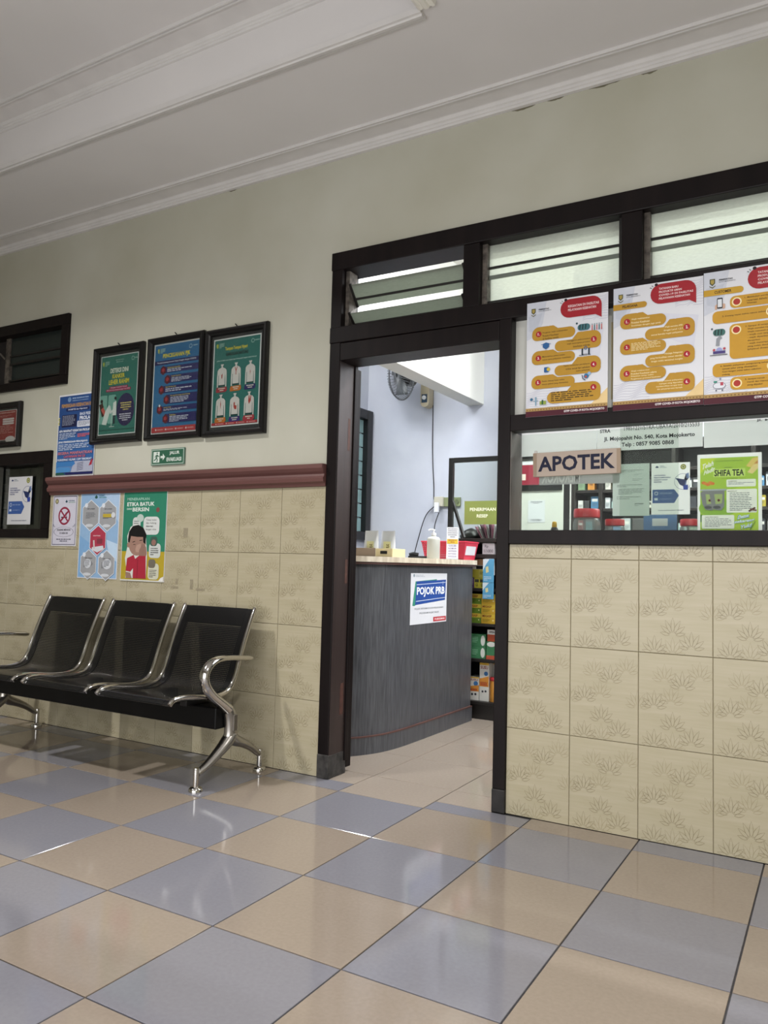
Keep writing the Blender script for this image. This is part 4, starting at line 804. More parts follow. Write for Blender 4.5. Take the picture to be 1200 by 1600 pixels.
# APOTEK sign
ap = thing('pharmacy_sign', 'cream hanging plate reading APOTEK in dark blue letters', 'sign', (.073, .062, 1.316)); ap.rotation_euler = (0, -.012, 0)
MB().cbox(0, .345, 0, .012, 0, .097, .002).build('plate', mat('cream_sign_plate', '#a8988a', .45, var=.03), ap)
MB().box(.0, .014, -.0015, .0, .003, .094).build('tape', mat('brown_packing_tape', '#8f7a63', .3), ap); MB().box(.331, .345, -.0015, .0, .003, .094).build('tape', MATS['brown_packing_tape'], ap)
MB().cbox(.004, .016, .002, .010, .097, .106, .001).build('hook', STEEL, ap)
p = Print(.345, .097, .0006); p.text('APOTEK', .06, .17, .94, .80, '#10142f'); p.build(ap, 'lettering')
# things on and behind the serving window glass
s = sheet('no_smoking_sticker', 'clear sticker with mirrored MEROKOK lettering under the pharmacy sign', 'sticker', .083, .106, 1.288, .320, .062, mat('milky_sticker', '#bdbcc0', .4), th=.001)
p = Print(.320, .062); p.text('MEROKOK', .03, .0, .52, .92, '#dedee0', True, mirror=True); p.rect(.55, .0, .95, .55, '#cfcfd2'); p.build(s)
sheet('licence_board', 'blank white sheet behind the glass above the pharmacy sign', 'sheet', .004, .112, 1.408, .309, .110, TPAPER, th=.001)
s = sheet('licence_board', 'white sheet behind the glass above the green tea poster', 'sheet', .706, .112, 1.408, .380, .110, TPAPER, th=.001)
p = Print(.380, .110); p.text('Jl. Mojopahit', .46, .15, .80, .24, '#5c5c62', True); p.build(s)
s = sheet('licence_sheet', 'white licence sheet with the STRA number and Jl. Mojopahit address', 'notice', .315, .108, 1.413, .388, .096, TPAPER, th=.001)
p = Print(.388, .096); p.text('STRA', .03, .10, .135, .25, '#4a4a50'); p.text('19851221/STRA-UBAYA/2010/215533', .27, .03, .97, .21, '#5c5c62', False); p.text('Jl. Mojopahit No. 540, Kota Mojokerto', .07, .42, .93, .63, '#44444a'); p.text('Telp : 0857 9085 0868', .245, .68, .74, .90, '#3c3c42'); p.build(s)
s = sheet('licence_letter', 'pale typed letter taped inside the window left of the leaflet', 'letter', .378, .105, 1.160, .137, .199, backlit('pale_letter_paper', '#d3d9d6'))
p = Print(.137, .199); p.text('PEMERINTAH KOTA MOJOKERTO', .32, .115, .72, .13, '#7d8481', False); p.lines(.25, .12, .85, .17, 2, '#8f9693', .35, 2); p.lines(.60, .20, .82, .23, 2, '#8f9693', .35, 3); p.lines(.55, .29, .85, .34, 2, '#8a918e', .35, 4)
p.lines(.12, .40, .88, .46, 2, '#8a918e', .4, 5); p.lines(.16, .48, .88, .60, 5, '#7d8481', .4, 6); p.lines(.12, .63, .85, .70, 2, '#8a918e', .4, 7); p.text('APOTEKER', .60, .76, .85, .785, '#555c59'); p.lines(.60, .80, .85, .83, 1, '#8a918e', .4, 8); p.build(s)
s = sheet('suggestion_leaflet', 'white and blue suggestion leaflet taped inside the pharmacy window', 'leaflet', .522, .105, 1.164, .137, .193, TPAPER); p = Print(.137, .193); art_saran(p); p.build(s)
s = sheet('tea_poster', 'lime green poster advertising SHIFA TEA with two grey pouches', 'poster', .685, .104, 1.101, .213, .281, TPAPER)
p = Print(.213, .281); G0 = '#a3c63c'; p.rect(.045, .05, .945, .985, G0); p.poly([(.045, .05), (.30, .05), (.045, .25)], '#c6d83a'); p.poly([(.6, .45), (.945, .35), (.945, .985), (.5, .985)], '#b4d23f'); p.poly([(.045, .78), (.35, .83), (.045, .88)], '#4a7a2e'); p.ell(.32, .70, .30, '#8ab53a', .12)
p.text('Teh Herbal Nusantara Yang Kaya Rasa', .28, .085, .72, .105, '#3c5a22', False); p.text('MINUMAN', .43, .172, .55, .184, '#3c5a22'); p.rect(.25, .195, .75, .300, '#c3dc6e'); p.text('SHIFA TEA', .27, .205, .73, .290, '#1c2412'); p.text('TEH CELUP HERBAL', .38, .315, .63, .325, '#55702a', False)
p.text('Telah', .065, .13, .25, .20, '#f2f2e6', True, .02, rise=.05); p.text('Hadir', .10, .205, .27, .27, '#f2f2e6', True, .02, rise=.05)
for k in range(5): p.ell(.10+.035*k, .37+.012*((k*7) % 3), .035, ('#d9762a', '#e08a3a')[k % 2], .02)
for a, b, c in ((.84, .12, '#e0c46a'), (.90, .16, '#c98f4a'), (.86, .20, '#e6d08a')): p.poly([(a-.08, b+.05), (a+.02, b-.05), (.945, b-.06), (.945, b), (a, b+.07)], c)
p.rr(.46, .335, .91, .43, '#eef0e6', .02); p.text('KOMPOSISI', .49, .352, .62, .364, '#3c4a2a'); p.lines(.49, .375, .88, .41, 2, '#6a7088', .4, 2); p.rr(.46, .46, .925, .76, '#f0f1ea', .02); p.text('MANFAAT', .48, .48, .62, .492, '#3c4a2a'); p.lines(.51, .505, .86, .745, 11, '#70757f', .4, 3)
p.rr(.07, .79, .58, .965, '#f0f1ea', .02); p.text('CARA PENYAJIAN', .12, .81, .33, .825, '#3c4a2a'); p.lines(.12, .835, .55, .95, 6, '#70757f', .38, 4)
for a in (.05, .19): p.poly([(a, .50), (a+.07, .46), (a+.24, .46), (a+.235, .68), (a+.19, .73), (a+.08, .72), (a+.03, .64)], '#7d7f80'); p.poly([(a+.08, .52), (a+.21, .52), (a+.20, .64), (a+.10, .65)], '#9fb070'); p.ell(a+.15, .60, .022, '#5a2a22'); p.ell(a+.12, .69, .06, '#4a4c4e', .02)
p.rect(.05, .455, .46, .475, '#a9b0b4'); p.line([(.80, .745), (.90, .70)], .006, '#5a3326'); p.line([(.82, .72), (.92, .735)], .005, '#6a3c2c')
for k, (t, a, c) in enumerate((('Detox', .63, .80), ('sekarang', .58, .87), ('Yuk!', .66, .83))):
    v = .80+k*.062; p.text(t, a-.008, v-.006, c+.008, v+.052, '#5f8fc4', True, .02, rise=.03); p.text(t, a, v, c, v+.045, '#e6f0f5', True, .02, rise=.03)
p.line([(.82, .98), (.90, .87)], .002, '#4f7a2a'); p.build(s)
s = sheet('payment_notice', 'small white paper notice on the pale wall seen through the window', 'notice', -.800, 2.435, 1.276, .126, .161, PAPERW); p = Print(.126, .161); p.lines(.1, .05, .9, .17, 3, '#6a6a70', .5, 3, centre=True); p.lines(.15, .85, .85, .95, 3, '#6a6a70', .4, 4, centre=True); p.build(s)

# ================================================================== INSIDE THE PHARMACY
# counter with a rounded corner
foot = [(-.857, 1.60), (-.861, 1.30), (-.864, 1.05), (-.868, .85), (-.874, .72), (-.890, .60), (-.922, .50), (-.975, .41), (-1.05, .335), (-1.15, .285), (-1.30, .26), (-1.42, .255)]
fs_ = [(a.x, a.y) for a in smoothpath([(x, y, 0) for x, y in foot], 4)]
def off(pts, d):
    out = []
    for i, (x, y) in enumerate(pts):
        a = pts[max(i-1, 0)]; b = pts[min(i+1, len(pts)-1)]; dx, dy = b[0]-a[0], b[1]-a[1]; q = math.hypot(dx, dy); out.append((x+(-dy/q)*-d*-1, y+(dx/q)*d))
    return out
def outl(d, inner=-1.36):
    o = off(fs_, d); return o+[(inner-.06, .62), (inner+.02, 1.60)]
ct = thing('reception_counter', 'charcoal wood-grain reception counter with a rounded corner behind the doorway', 'counter', (-1.0, .9, 0))
def cpart(o, name, mb, m, smooth=False, parent=None):
    q = mb.build(name, m, parent or o, smooth); q.matrix_parent_inverse = Matrix.Translation(-Vector(o.location)); return q
cpart(ct, 'body', MB().prism_z(outl(0), .0, .955), COUNTER, True)
cpart(ct, 'plinth', MB().prism_z(outl(.012), .0, .088), COUNTER, True)
cpart(ct, 'plinth_strip', MB().prism_z(outl(.0135), .085, .091), REDBR, True)
cpart(ct, 'edge_strip', MB().prism_z(outl(.022), .950, .962), REDBR, True)
cpart(ct, 'worktop', MB().prism_z(outl(.030), .962, .990), STONE, True)
s = sheet('counter_sign', 'white and blue POJOK PRB sign stuck on the charcoal counter', 'sign', -.8585, .800, .628, .436, .279, PAPERW, rotz=PI/2-.0150, th=.0015)
s.location = (-.8665, .800, .628)
p = Print(.436, .279); p.ell(.08, .045, .02, '#8a9aa5'); p.text('PEMERINTAH KOTA', .12, .03, .33, .045, '#8a9aa5', False); p.text('PUSKESMAS GEDONGAN', .12, .055, .36, .07, '#8a9aa5', False)
p.poly([(.12, .16), (.70, .12), (.70, .30), (.10, .64), (.05, .63)], '#3a8a72'); p.poly([(.15, .16), (.97, .13), (.95, .55), (.12, .62)], '#274a94'); p.poly([(.15, .22), (.96, .18), (.96, .19), (.15, .23)], '#dfe4ee'); p.poly([(.14, .545), (.95, .495), (.95, .505), (.14, .555)], '#dfe4ee')
p.text('POJOK PRB', .16, .27, .93, .47, '#eef1f6'); p.line([(.88, .16), (.88, .24)], .003, '#dfe4ee'); p.text('POJOK INFORMASI DAN PELAYANAN', .11, .68, .90, .725, '#7a7f86', False); p.text('PROGRAM RUJUK BALIK', .24, .77, .78, .815, '#7a7f86', False); p.rect(.62, .885, .985, .975, '#b5303a'); p.text('PUSKESMAS', .66, .91, .95, .95, '#efd9da'); p.build(s)
# tea pouches in a box
bx = thing('pouch_box', 'cream cardboard tray holding two white tea pouches on the counter', 'tray', (-1.02, .68, .990), 0.0)
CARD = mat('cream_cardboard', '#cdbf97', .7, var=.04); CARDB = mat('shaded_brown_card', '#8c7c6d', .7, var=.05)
cpart(bx, 'front_panel', MB().cbox(-1.010, -.907, .66, .664, .990, 1.035, .0015), CARD); cpart(bx, 'side_panel', MB().cbox(-.911, -.907, .664, .80, .990, 1.035, .0015), CARD)
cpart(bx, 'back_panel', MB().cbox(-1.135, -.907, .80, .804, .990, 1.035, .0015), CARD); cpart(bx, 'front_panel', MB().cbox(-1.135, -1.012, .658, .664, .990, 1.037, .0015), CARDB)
cpart(bx, 'handle_slot', MB().cbox(-.980, -.938, .6585, .6605, 1.006, 1.022, .0008), BLACKP); cpart(bx, 'bottom_panel', MB().box(-1.135, -.911, .664, .80, .9905, .993), CARD)
def pouch(x, y, label):
    t = thing('tea_pouch', label, 'pouch', (x, y, .994), group=None)
    vs = []; prof = [(0, .044, .026), (.02, .045, .028), (.06, .044, .02), (.10, .043, .008), (.128, .042, .003), (.138, .040, .0025)]
    for h, hw, hd in prof:
        for k in range(12):
            a = 2*PI*k/12; vs.append((hw*math.copysign(abs(math.cos(a))**.6, math.cos(a)), hd*math.sin(a), h+(.006 if k == 0 else 0)))
    n = len(prof); fs = [(i*12+k, i*12+(k+1) % 12, (i+1)*12+(k+1) % 12, (i+1)*12+k) for i in range(n-1) for k in range(12)]+[tuple(range(12))[::-1], tuple(range((n-1)*12, n*12))]
    MB().add(vs, fs).build('pouch_body', mat('white_foil_pouch', '#cdd0d4', .3, var=.03), t, True)
    pr = Print(.045, .05); pr.rect(.0, .0, 1, 1, '#d8d7a8'); pr.text('25', .4, .3, .8, .7, '#5a4a2a'); q = pr.build(t, 'pouch_label'); q.location = (-.016, -.024, .03)
pouch(-1.072, .720, 'white foil tea pouch in the tray, the left one by the door jamb'); pouch(-.982, .745, 'white foil tea pouch in the tray, the right one on the counter')
# red perforated basket
REDP = perforated('red_perforated_plastic', '#c03048', .4, .012, .0037); REDS = mat('red_plastic', '#c8354c', .4, var=.04)
bk = thing('plastic_basket', 'red perforated plastic basket with a paper label at the counter end', 'basket', (-1.0, 1.42, .990))
bx0, bx1, by0, by1, zb0, zb1 = -1.135, -.834, 1.43, 1.63, .9905, 1.100
def bwall(a, b, c, d, m, u, name='basket_wall'):
    me = bpy.data.meshes.new(name); me.from_pydata([a, b, c, d], [], [(0, 1, 2, 3)]); uv = me.uv_layers.new(name='UVMap')
    for li, co in zip(range(4), ((0, 0), (u, 0), (u, .108), (0, .108))): uv.data[li].uv = co
    me.materials.append(m); q = link(name, me, bk); q.matrix_parent_inverse = Matrix.Translation(-Vector(bk.location)); md = q.modifiers.new('thickness', 'SOLIDIFY'); md.thickness = .0025; return q
t_ = .018
A = [(bx0+t_, by0+t_, zb0), (bx1-t_, by0+t_, zb0), (bx1-t_, by1-t_, zb0), (bx0+t_, by1-t_, zb0)]; B = [(bx0, by0, zb1), (bx1, by0, zb1), (bx1, by1, zb1), (bx0, by1, zb1)]
for k in range(4):
    k2 = (k+1) % 4; u = (.30, .20)[k % 2]; bwall(A[k], A[k2], B[k2], B[k], REDP if k != 1 else REDS, u)
cpart(bk, 'basket_floor', MB().box(A[0][0], A[2][0], A[0][1], A[2][1], zb0, zb0+.003), REDS)
cpart(bk, 'rim', MB().tube([B[0], B[1], B[2], B[3], B[0]], .0045, 6), REDS)
lb = MB().add([(-.8455, 1.455, 1.02), (-.8455, 1.60, 1.02), (-.8365, 1.60, 1.075), (-.8365, 1.455, 1.075), (-.8465, 1.455, 1.02), (-.8465, 1.60, 1.02), (-.8375, 1.60, 1.075), (-.8375, 1.455, 1.075)], [(0, 1, 2, 3), (4, 7, 6, 5), (0, 4, 5, 1), (2, 6, 7, 3), (1, 5, 6, 2), (0, 3, 7, 4)])
q = cpart(bk, 'paper_label', lb, PAPERW)
pr = Print(.145, .055, 0); pr.text('LAPORAN', .2, .2, .85, .42, '#5a4a6a'); pr.text('NARKOTIK', .15, .58, .85, .80, '#5a4a6a'); q = pr.build(bk, 'label_lettering'); q.rotation_euler = (-.162, 0, PI/2); q.matrix_parent_inverse = Matrix.Translation(-Vector(bk.location)); q.location = (-.8448, 1.455, 1.02)
# sanitiser bottle, text stand, black gadget
bo = thing('sanitizer_bottle', 'translucent white pump bottle standing in front of the basket', 'bottle', (-.915, 1.16, .990))
MB().lathe([(.036, 0), (.038, .003), (.038, .11), (.037, .118), (.030, .126), (.014, .130), (.014, .138)], (0, 0, 0), 24).build('bottle_body', mat('translucent_plastic', '#b9bab3', .35, var=.03), bo, True)
MB().lathe([(.015, .138), (.015, .150), (.007, .152), (.005, .165), (.009, .166), (.009, .172)], (0, 0, 0), 16).build('pump_cap', PAPERW, bo, True)
MB().tube([(0, 0, .170), (-.018, -.012, .172), (-.026, -.018, .166)], .004, 8).build('pump_nozzle', PAPERW, bo, True)
ts = thing('notice_stand', 'upright white card stand with printed lines and a yellow stripe', 'card stand', (-.890, 1.365, .990), .50)
MB().cbox(-.036, .036, -.002, .001, .006, .195, .0008).build('card', PAPERW, ts); MB().cbox(-.036, .036, -.012, .03, 0, .006, .002).build('stand_base', mat('clear_acrylic', '#aab0b2', .15), ts)
p = Print(.072, .189, .0022); p.lines(.1, .04, .9, .36, 5, '#85838a', .4, 2, centre=True); p.rect(.05, .38, .95, .53, '#d4b13a'); p.lines(.12, .40, .88, .52, 2, '#8a4a2a', .45, 3, centre=True)
for k, tt in enumerate(('TOLONG AMBIL', 'NOMOR', 'ANTRIAN', 'DAN TUNGGU', 'PANGGILAN')): p.text(tt, .16, .57+k*.085, .84, .615+k*.085, '#6a4f8a', False)
q = p.build(ts); q.location = (-.036, 0, .006)
gd = thing('card_terminal', 'small black payment gadget lying on the counter left of the bottle', 'gadget', (-1.06, 1.25, .990), .4)
MB().cbox(-.06, .06, -.03, .03, 0, .016, .005).build('gadget_body', BLACKP, gd, True); MB().tube([(-.055, 0, .02), (-.03, 0, .026), (.0, 0, .022)], .013, 8).build('gadget_handle', BLACKP, gd, True)

# display shelf behind the counter
DK = mat('black_shelf_laminate', '#15120f', .45, hex2='#201b19', scale=4, stretch=(1, 6, 6))
sh = thing('medicine_shelf', 'black shelf unit stocked with medicine packs right of the counter', 'shelf', (0, 1.88, 0))
SX0, SX1, SY0, SY1 = -1.06, .95, 1.66, 2.02
for z0, z1 in ((.09, .110), (.352, .372), (.575, .593), (.795, .815), (1.005, 1.030), (1.105, 1.130)): cpart(sh, 'shelf_board', MB().cbox(SX0+.02, SX1-.02, SY0 if z0 > 1 or z0 < .1 else SY0+.015, SY1-.01, z0, z1, .002), DK)
for x in (SX0, -.06, SX1-.02): cpart(sh, 'side_panel', MB().cbox(x, x+.02, SY0, SY1, 0, 1.13, .002), DK)
cpart(sh, 'back_panel', MB().box(SX0+.02, SX1-.02, SY1-.01, SY1, .02, 1.105), DK); cpart(sh, 'kick_board', MB().cbox(SX0+.02, SX1-.02, SY0+.01, SY0+.025, 0, .09, .002), DK)
def med(name, label, x0, x1, z0, z1, col, art=None, y=1.690, dep=.10, group=None):
    t = MB().cbox(x0, x1, y, y+dep, z0, z1, .0012).build(name, mat('card_'+col.lstrip('#'), col, .4, var=.04))
    tag(t, label, 'box', group)
    if art: pr = Print(x1-x0, z1-z0, .0002); art(pr); q = pr.build(t); q.location = (x0, y, z0)
    return t
def a_megasip(c1):
    def f(p): p.rect(0, 0, 1, .42, c1); p.text('MEGASIP', .08, .10, .72, .34, '#7a2a1c'); p.lines(.1, .55, .6, .85, 3, '#5a6a20', .35, 2); p.ell(.82, .65, .05, '#e0d6a0')
    return f
g1 = 'green and yellow medicine boxes on the middle shelf'
for k, (z0, z1) in enumerate(((.5935, .655), (.6555, .714), (.7145, .778))):
    w_ = ('bottom', 'middle', 'top')[k]
    med('medicine_box', 'green medicine box, %s of its stack of three on the middle shelf' % w_, -.915, -.834, z0, z1, '#5c7a24', a_megasip('#c2a83c'), group=g1)
    med('medicine_box', 'yellow medicine box, %s of its stack of three beside the green boxes' % w_, -.832, -.734, z0, z1, '#c9a12c', a_megasip('#d0b23e'), group=g1)
med('medicine_box', 'purple and white medicine carton under the yellow carton', -.915, -.886, .8155, .881, '#4a2f55', lambda p: p.lines(.2, .1, .8, .9, 5, '#cfc6d6', .4, 2))
for k, x in enumerate((-.884, -.848)): med('medicine_box', 'small yellow medicine carton standing %s under the wide yellow carton' % ('left' if k == 0 else 'right'), x, x+.035, .8155, .881, '#b5ad35', lambda p: (p.rect(.1, .15, .9, .45, '#3a3a2a'), p.text('GS', .25, .55, .75, .85, '#3a3a2a')))
med('medicine_box', 'wide yellow medicine carton lying on the small cartons', -.917, -.810, .8815, .934, '#b9b040', lambda p: (p.rect(.6, 0, 1, 1, '#c9c060'), p.lines(.65, .3, .95, .7, 2, '#4a4a2a', .4, 2)))
med('medicine_box', 'brown and white carton on top of the yellow carton', -.905, -.812, .9345, 1.000, '#b58a63', lambda p: (p.rect(0, .60, 1, 1, '#c9c6c0'), p.rect(.35, .66, .85, .98, '#1c1a1c')))
BLU = '#5aa0c8'
for k, (z0, z1) in enumerate(((.750, .852), (.8535, 1.000))):
    med('medicine_bag', 'light blue and white sachet strip hung on the shelf, %s one' % ('lower' if k == 0 else 'upper'), -.808, -.737, z0, z1, BLU, lambda p: (p.poly([(0, 0), (.6, 0), (.2, .3), (0, .5)], '#d5e2ea'), p.poly([(.25, .35), (.5, .3), (.55, .55), (.3, .6)], '#d6cf9a'), p.lines(.1, .75, .9, .95, 3, '#d5e2ea', .4, 3)), y=1.648, dep=.010)
med('medicine_box', 'small white box with a dark square on the upper shelf', -.805, -.742, .9, 1.004, '#d2d2d2', lambda p: p.rect(.35, .15, .62, .5, '#3a3a3a'), y=1.664, dep=.02)
def a_tea(p): p.ell(.84, .5, .13, '#d6d8d2', .42); p.rect(.0, .0, .12, 1, '#b0483c'); p.lines(.2, .25, .6, .75, 4, '#8fc0a0', .35, 3)
for k, (z0, z1) in enumerate(((.3725, .446), (.4465, .525))): med('medicine_box', 'green and white tea carton, %s one of the lower shelf stack' % ('lower' if k == 0 else 'upper'), -.912, -.800, z0, z1, '#3f7a52', a_tea)
med('medicine_box', 'green carton with a red base on the lower shelf', -.794, -.729, .3725, .484, '#3f7a52', lambda p: (p.rect(0, .78, 1, 1, '#b5543c'), p.ell(.5, .16, .44, '#dcdcd6', .14)))
med('medicine_box', 'red and white carton on top of the green one', -.788, -.730, .4845, .557, '#a8492c', lambda p: (p.rect(0, 0, 1, .4, '#d6d4d0'), p.text('HERBAL', .2, .1, .95, .28, '#3a2a2a')))
def a_milk(p): p.rect(0, 0, 1, .06, '#c9a03c'); p.text('SUSU', .1, .08, .9, .16, '#8a2a2a'); p.ell(.7, .28, .22, '#3a6aa0'); p.poly([(0, .42), (1, .34), (1, .62), (0, .62)], '#cf8a3a'); p.text('BEBEK', .1, .50, .9, .6, '#a03228'); p.ell(.35, .75, .11, '#3a3a42'); p.ell(.68, .74, .11, '#3a3a42')
med('milk_carton', 'white and orange milk carton, the shorter one on the bottom shelf', -.909, -.840, .1105, .255, '#d0cec8', a_milk)
med('milk_carton', 'tall white and orange milk carton on the bottom shelf', -.836, -.774, .1105, .348, '#d0cec8', lambda p: (a_milk(p),))
med('milk_carton', 'white milk carton behind the orange canister', -.771, -.715, .1105, .348, '#d0cec8', a_milk, y=1.76, dep=.06)
t = thing('powder_canister', 'orange canister with a red lid on the bottom shelf', 'canister', (-.748, 1.715, .1105))
MB().lathe([(.024, 0), (.025, .004), (.025, .125), (.024, .13)], (0, 0, 0), 20).build('can_body', mat('orange_can', '#c98a35', .4, var=.08), t, True); MB().lathe([(.026, .13), (.027, .133), (.027, .148), (.025, .151)], (0, 0, 0), 20).build('lid', mat('red_lid_plastic', '#b5282e', .35), t, True)
med('price_box', 'grey card box with a handwritten price under the top board', -.821, -.740, 1.0305, 1.100, '#a8a3a8', lambda p: (p.text('Rp', .2, .15, .5, .45, '#4a4048', False), p.text('1/1000', .15, .55, .9, .85, '#4a4048', False)), y=1.664, dep=.12)
# further packs on the shelf unit, to the right behind the door post
FILL = [('#5c7a24', 'green'), ('#c9a12c', 'yellow'), ('#d0cec8', 'white'), ('#4f86b0', 'blue'), ('#a8492c', 'rust red'), ('#b9b040', 'lime'), ('#8a5a86', 'mauve')]
for zi, (z, hmax, row) in enumerate(((.1105, .20, 'bottom'), (.3725, .16, 'lower'), (.5935, .17, 'middle'), (.8155, .16, 'upper'))):
    rf = random.Random(20+zi); x = -.69
    for k, wo_ in enumerate(('leftmost', 'second', 'third', 'fourth', 'rightmost')):
        wd_ = rf.uniform(.075, .105); h_ = rf.uniform(.6, 1)*hmax; col, cn = FILL[(zi*2+k) % 7]
        med('medicine_box', '%s carton, %s in the %s shelf row behind the right door post' % (cn, wo_, row), x, x+wd_, z, z+h_, col, (lambda p: (p.rect(.0, .1, 1, .4, '#d8d6cc'), p.lines(.12, .5, .88, .9, 4, '#4a4a48', .4, 3))) if k % 2 else (lambda p: (p.rect(0, .7, 1, 1, '#3f5a4a'), p.ell(.5, .35, .25, '#e0dccc'))), y=1.70+.01*(k % 2), dep=.09, group='cartons to the right on the shelf unit')
        x += wd_+rf.uniform(.01, .03)
# partition frame with acrylic
pf = thing('counter_partition', 'black framed clear partition standing on the shelf unit', 'partition', (-.5, 1.66, 1.131))
cpart(pf, 'frame_bar', MB().cbox(-1.068, -1.036, 1.662, 1.690, 1.1305, 1.655, .003), BLACKM); cpart(pf, 'frame_bar', MB().cbox(-1.036, -.30, 1.662, 1.690, 1.623, 1.655, .003), BLACKM); cpart(pf, 'frame_bar', MB().cbox(-.30, -.268, 1.662, 1.690, 1.1305, 1.655, .003), BLACKM)
cpart(pf, 'brace', MB().tube([(-1.040, 1.676, 1.37), (-.955, 1.676, 1.135)], .013, 6), BLACKM); cpart(pf, 'clear_sheet', MB().box(-1.036, -.30, 1.674, 1.677, 1.1305, 1.623), GLASS)
s = sheet('prescription_sign', 'olive green sign reading PENERIMAAN RESEP on the clear partition', 'sign', -.953, 1.670, 1.220, .240, .150, mat('olive_card', '#7f8c45', .6, var=.04), th=.002)
p = Print(.240, .150); p.text('PENERIMAAN', .16, .29, .90, .43, '#e6ead0'); p.text('RESEP', .36, .57, .68, .71, '#e6ead0'); p.build(s)
ml = thing('leaflet_stack', 'fanned stack of pink and white leaflets on the shelf top', 'leaflets', (-.79, 1.75, 1.1305))
for k in range(9):
    a = -.55+k*.11; q = MB().box(-.001, .001, -.05, .05, 0, .10-.003*abs(k-4)).build('leaflet', (mat('pink_leaflet', '#b5788f', .5), PAPER, mat('plum_leaflet', '#6a4458', .5))[k % 3], ml); q.location = (-.055+k*.012, 0, 0.003); q.rotation_euler = (0, a*.8-.12, 0)
hs = thing('black_pouch', 'crumpled black bag beside the leaflets on the shelf top', 'bag', (-.960, 1.80, 1.1305)); MB().lathe([(.055, 0), (.06, .02), (.045, .05), (.02, .065), (.006, .072)], (0, 0, 0), 14, sx=1.3).build('bag_body', BLACKP, hs, True)
# wall fan
fn = thing('wall_fan', 'dusty grey wall fan with a cream bracket below the beam', 'fan', (-1.80, 2.8, 2.25))
CRM = mat('aged_cream_plastic', '#b3a88f', .4, var=.06); 
def fpart(name, mb, m, sm=True): 
    q = mb.build(name, m, fn, sm); return q
fpart('bracket_body', MB().prism_y([(-.038, .03), (-.028, .01), (-.01, 0), (.012, 0), (.03, .01), (.038, .03), (.038, .27), (-.038, .27)], -.09, -.001), CRM, False)
fpart('control_panel', MB().cbox(-.028, .024, -.0925, -.0895, .035, .105, .004), mat('dark_blue_panel', '#2b4356', .4), False); fpart('knob', MB().lathe([(.017, 0), (.017, -.012), (.012, -.016)], (-.002, -.0925, .075), 16, axis='y'), PAPER)
fpart('neck', MB().tube([(0, -.05, .22), (-.02, -.14, .22), (-.05, -.20, .21)], .022, 10), BLACKP); fpart('motor', MB().lathe([(.02, .07), (.05, .05), (.055, 0), (.045, -.04), (.02, -.05)], (-.07, -.24, .20), 18, axis='y'), BLACKP)
gd_ = MB()
for k in range(48):
    a = 2*PI*k/48; c_, s_ = math.cos(a), math.sin(a); gd_.tube([(.02*c_, -.10, .02*s_), (.12*c_, -.11, .12*s_), (.18*c_, -.085, .18*s_), (.197*c_, -.055, .197*s_), (.18*c_, -.03, .18*s_), (.05*c_, .0, .05*s_)], .002, 5)
q = fpart('guard', gd_, mat('grey_fan_wire', '#5b5d60', .5)); q.location = (-.075, -.26, .235); q.rotation_euler = (.15, 0, -.55)
q = fpart('guard_rim', MB().tube([(.20*math.cos(2*PI*k/32), -.055, .20*math.sin(2*PI*k/32)) for k in range(33)], .006, 8), MATS['grey_fan_wire']); q.location = (-.075, -.26, .235); q.rotation_euler = (.15, 0, -.55)
BLD = mat('smoky_fan_blade', '#4f5457', .35)
for k in range(3):
    a0 = 2*PI*k/3+.4; vs = []
    for i in range(7):
        t = i/6; r = .04+.135*t; w0 = .55-.1*t
        for sg in (-1, 1):
            a = a0+sg*w0*(.5 if t < .1 else 1); vs.append((r*math.cos(a), -.06+sg*.014, r*math.sin(a)))
    q = fpart('fan_blade', MB().add(vs, [(2*i, 2*i+1, 2*i+3, 2*i+2) for i in range(6)]), BLD); q.location = (-.075, -.26, .235); q.rotation_euler = (.15, 0, -.55); md = q.modifiers.new('thickness', 'SOLIDIFY'); md.thickness = .002
q = fpart('fan_hub', MB().lathe([(.035, -.04), (.038, -.06), (.03, -.09), (.01, -.095)], (0, 0, 0), 16, axis='y'), BLACKP); q.location = (-.075, -.26, .235); q.rotation_euler = (.15, 0, -.55)
# socket and cables
tag(MB().tube(smoothpath([(-1.765, 2.795, 2.50), (-1.762, 2.795, 2.0), (-1.755, 2.795, 1.80), (-1.742, 2.795, 1.62), (-1.738, 2.795, 1.49)], 6), .004, 6).build('fan_cable', BLACKP, None, True), 'thin black cable running down the wall from the fan', 'cable')
so = thing('power_socket', 'olive green wall socket strip with a white plug', 'socket', (-1.62, 2.8, 1.43))
MB().cbox(-.02, .125, -.02, 0, 0, .075, .004).build('socket_box', mat('olive_plastic', '#7c8462', .45), so); MB().cbox(-.10, -.018, -.045, 0, .0, .08, .006).build('adapter', mat('aged_white_plastic', '#b5b2a3', .4), so); MB().cbox(-.082, -.045, -.075, -.045, -.05, .03, .005).build('plug', PAPERW, so)
MB().lathe([(.018, 0), (.018, -.004)], (.095, -.02, .038), 14, axis='y').build('socket_face', mat('olive_plastic_dark', '#5f664a', .45), so)
for k, (pts, lab) in enumerate((([(-1.70, 2.785, 1.45), (-1.80, 2.78, 1.36), (-1.86, 2.76, 1.15), (-1.90, 2.74, .95)], 'black cord hanging from the socket to the left'), ([(-1.665, 2.76, 1.40), (-1.70, 2.74, 1.25), (-1.66, 2.74, 1.10), (-1.64, 2.74, .90)], 'black cord hanging straight down from the plug'), ([(-1.60, 2.79, 1.43), (-1.60, 2.79, 1.2), (-1.60, 2.79, .95)], 'thin grey cord hanging under the right end of the socket'))):
    q = MB().tube(smoothpath(pts, 6), .004, 6).build('power_cord', BLACKP if k < 2 else mat('grey_cord', '#6a6a68', .5), so, True); q.matrix_parent_inverse = Matrix.Translation(-Vector(so.location)); q['label'] = lab
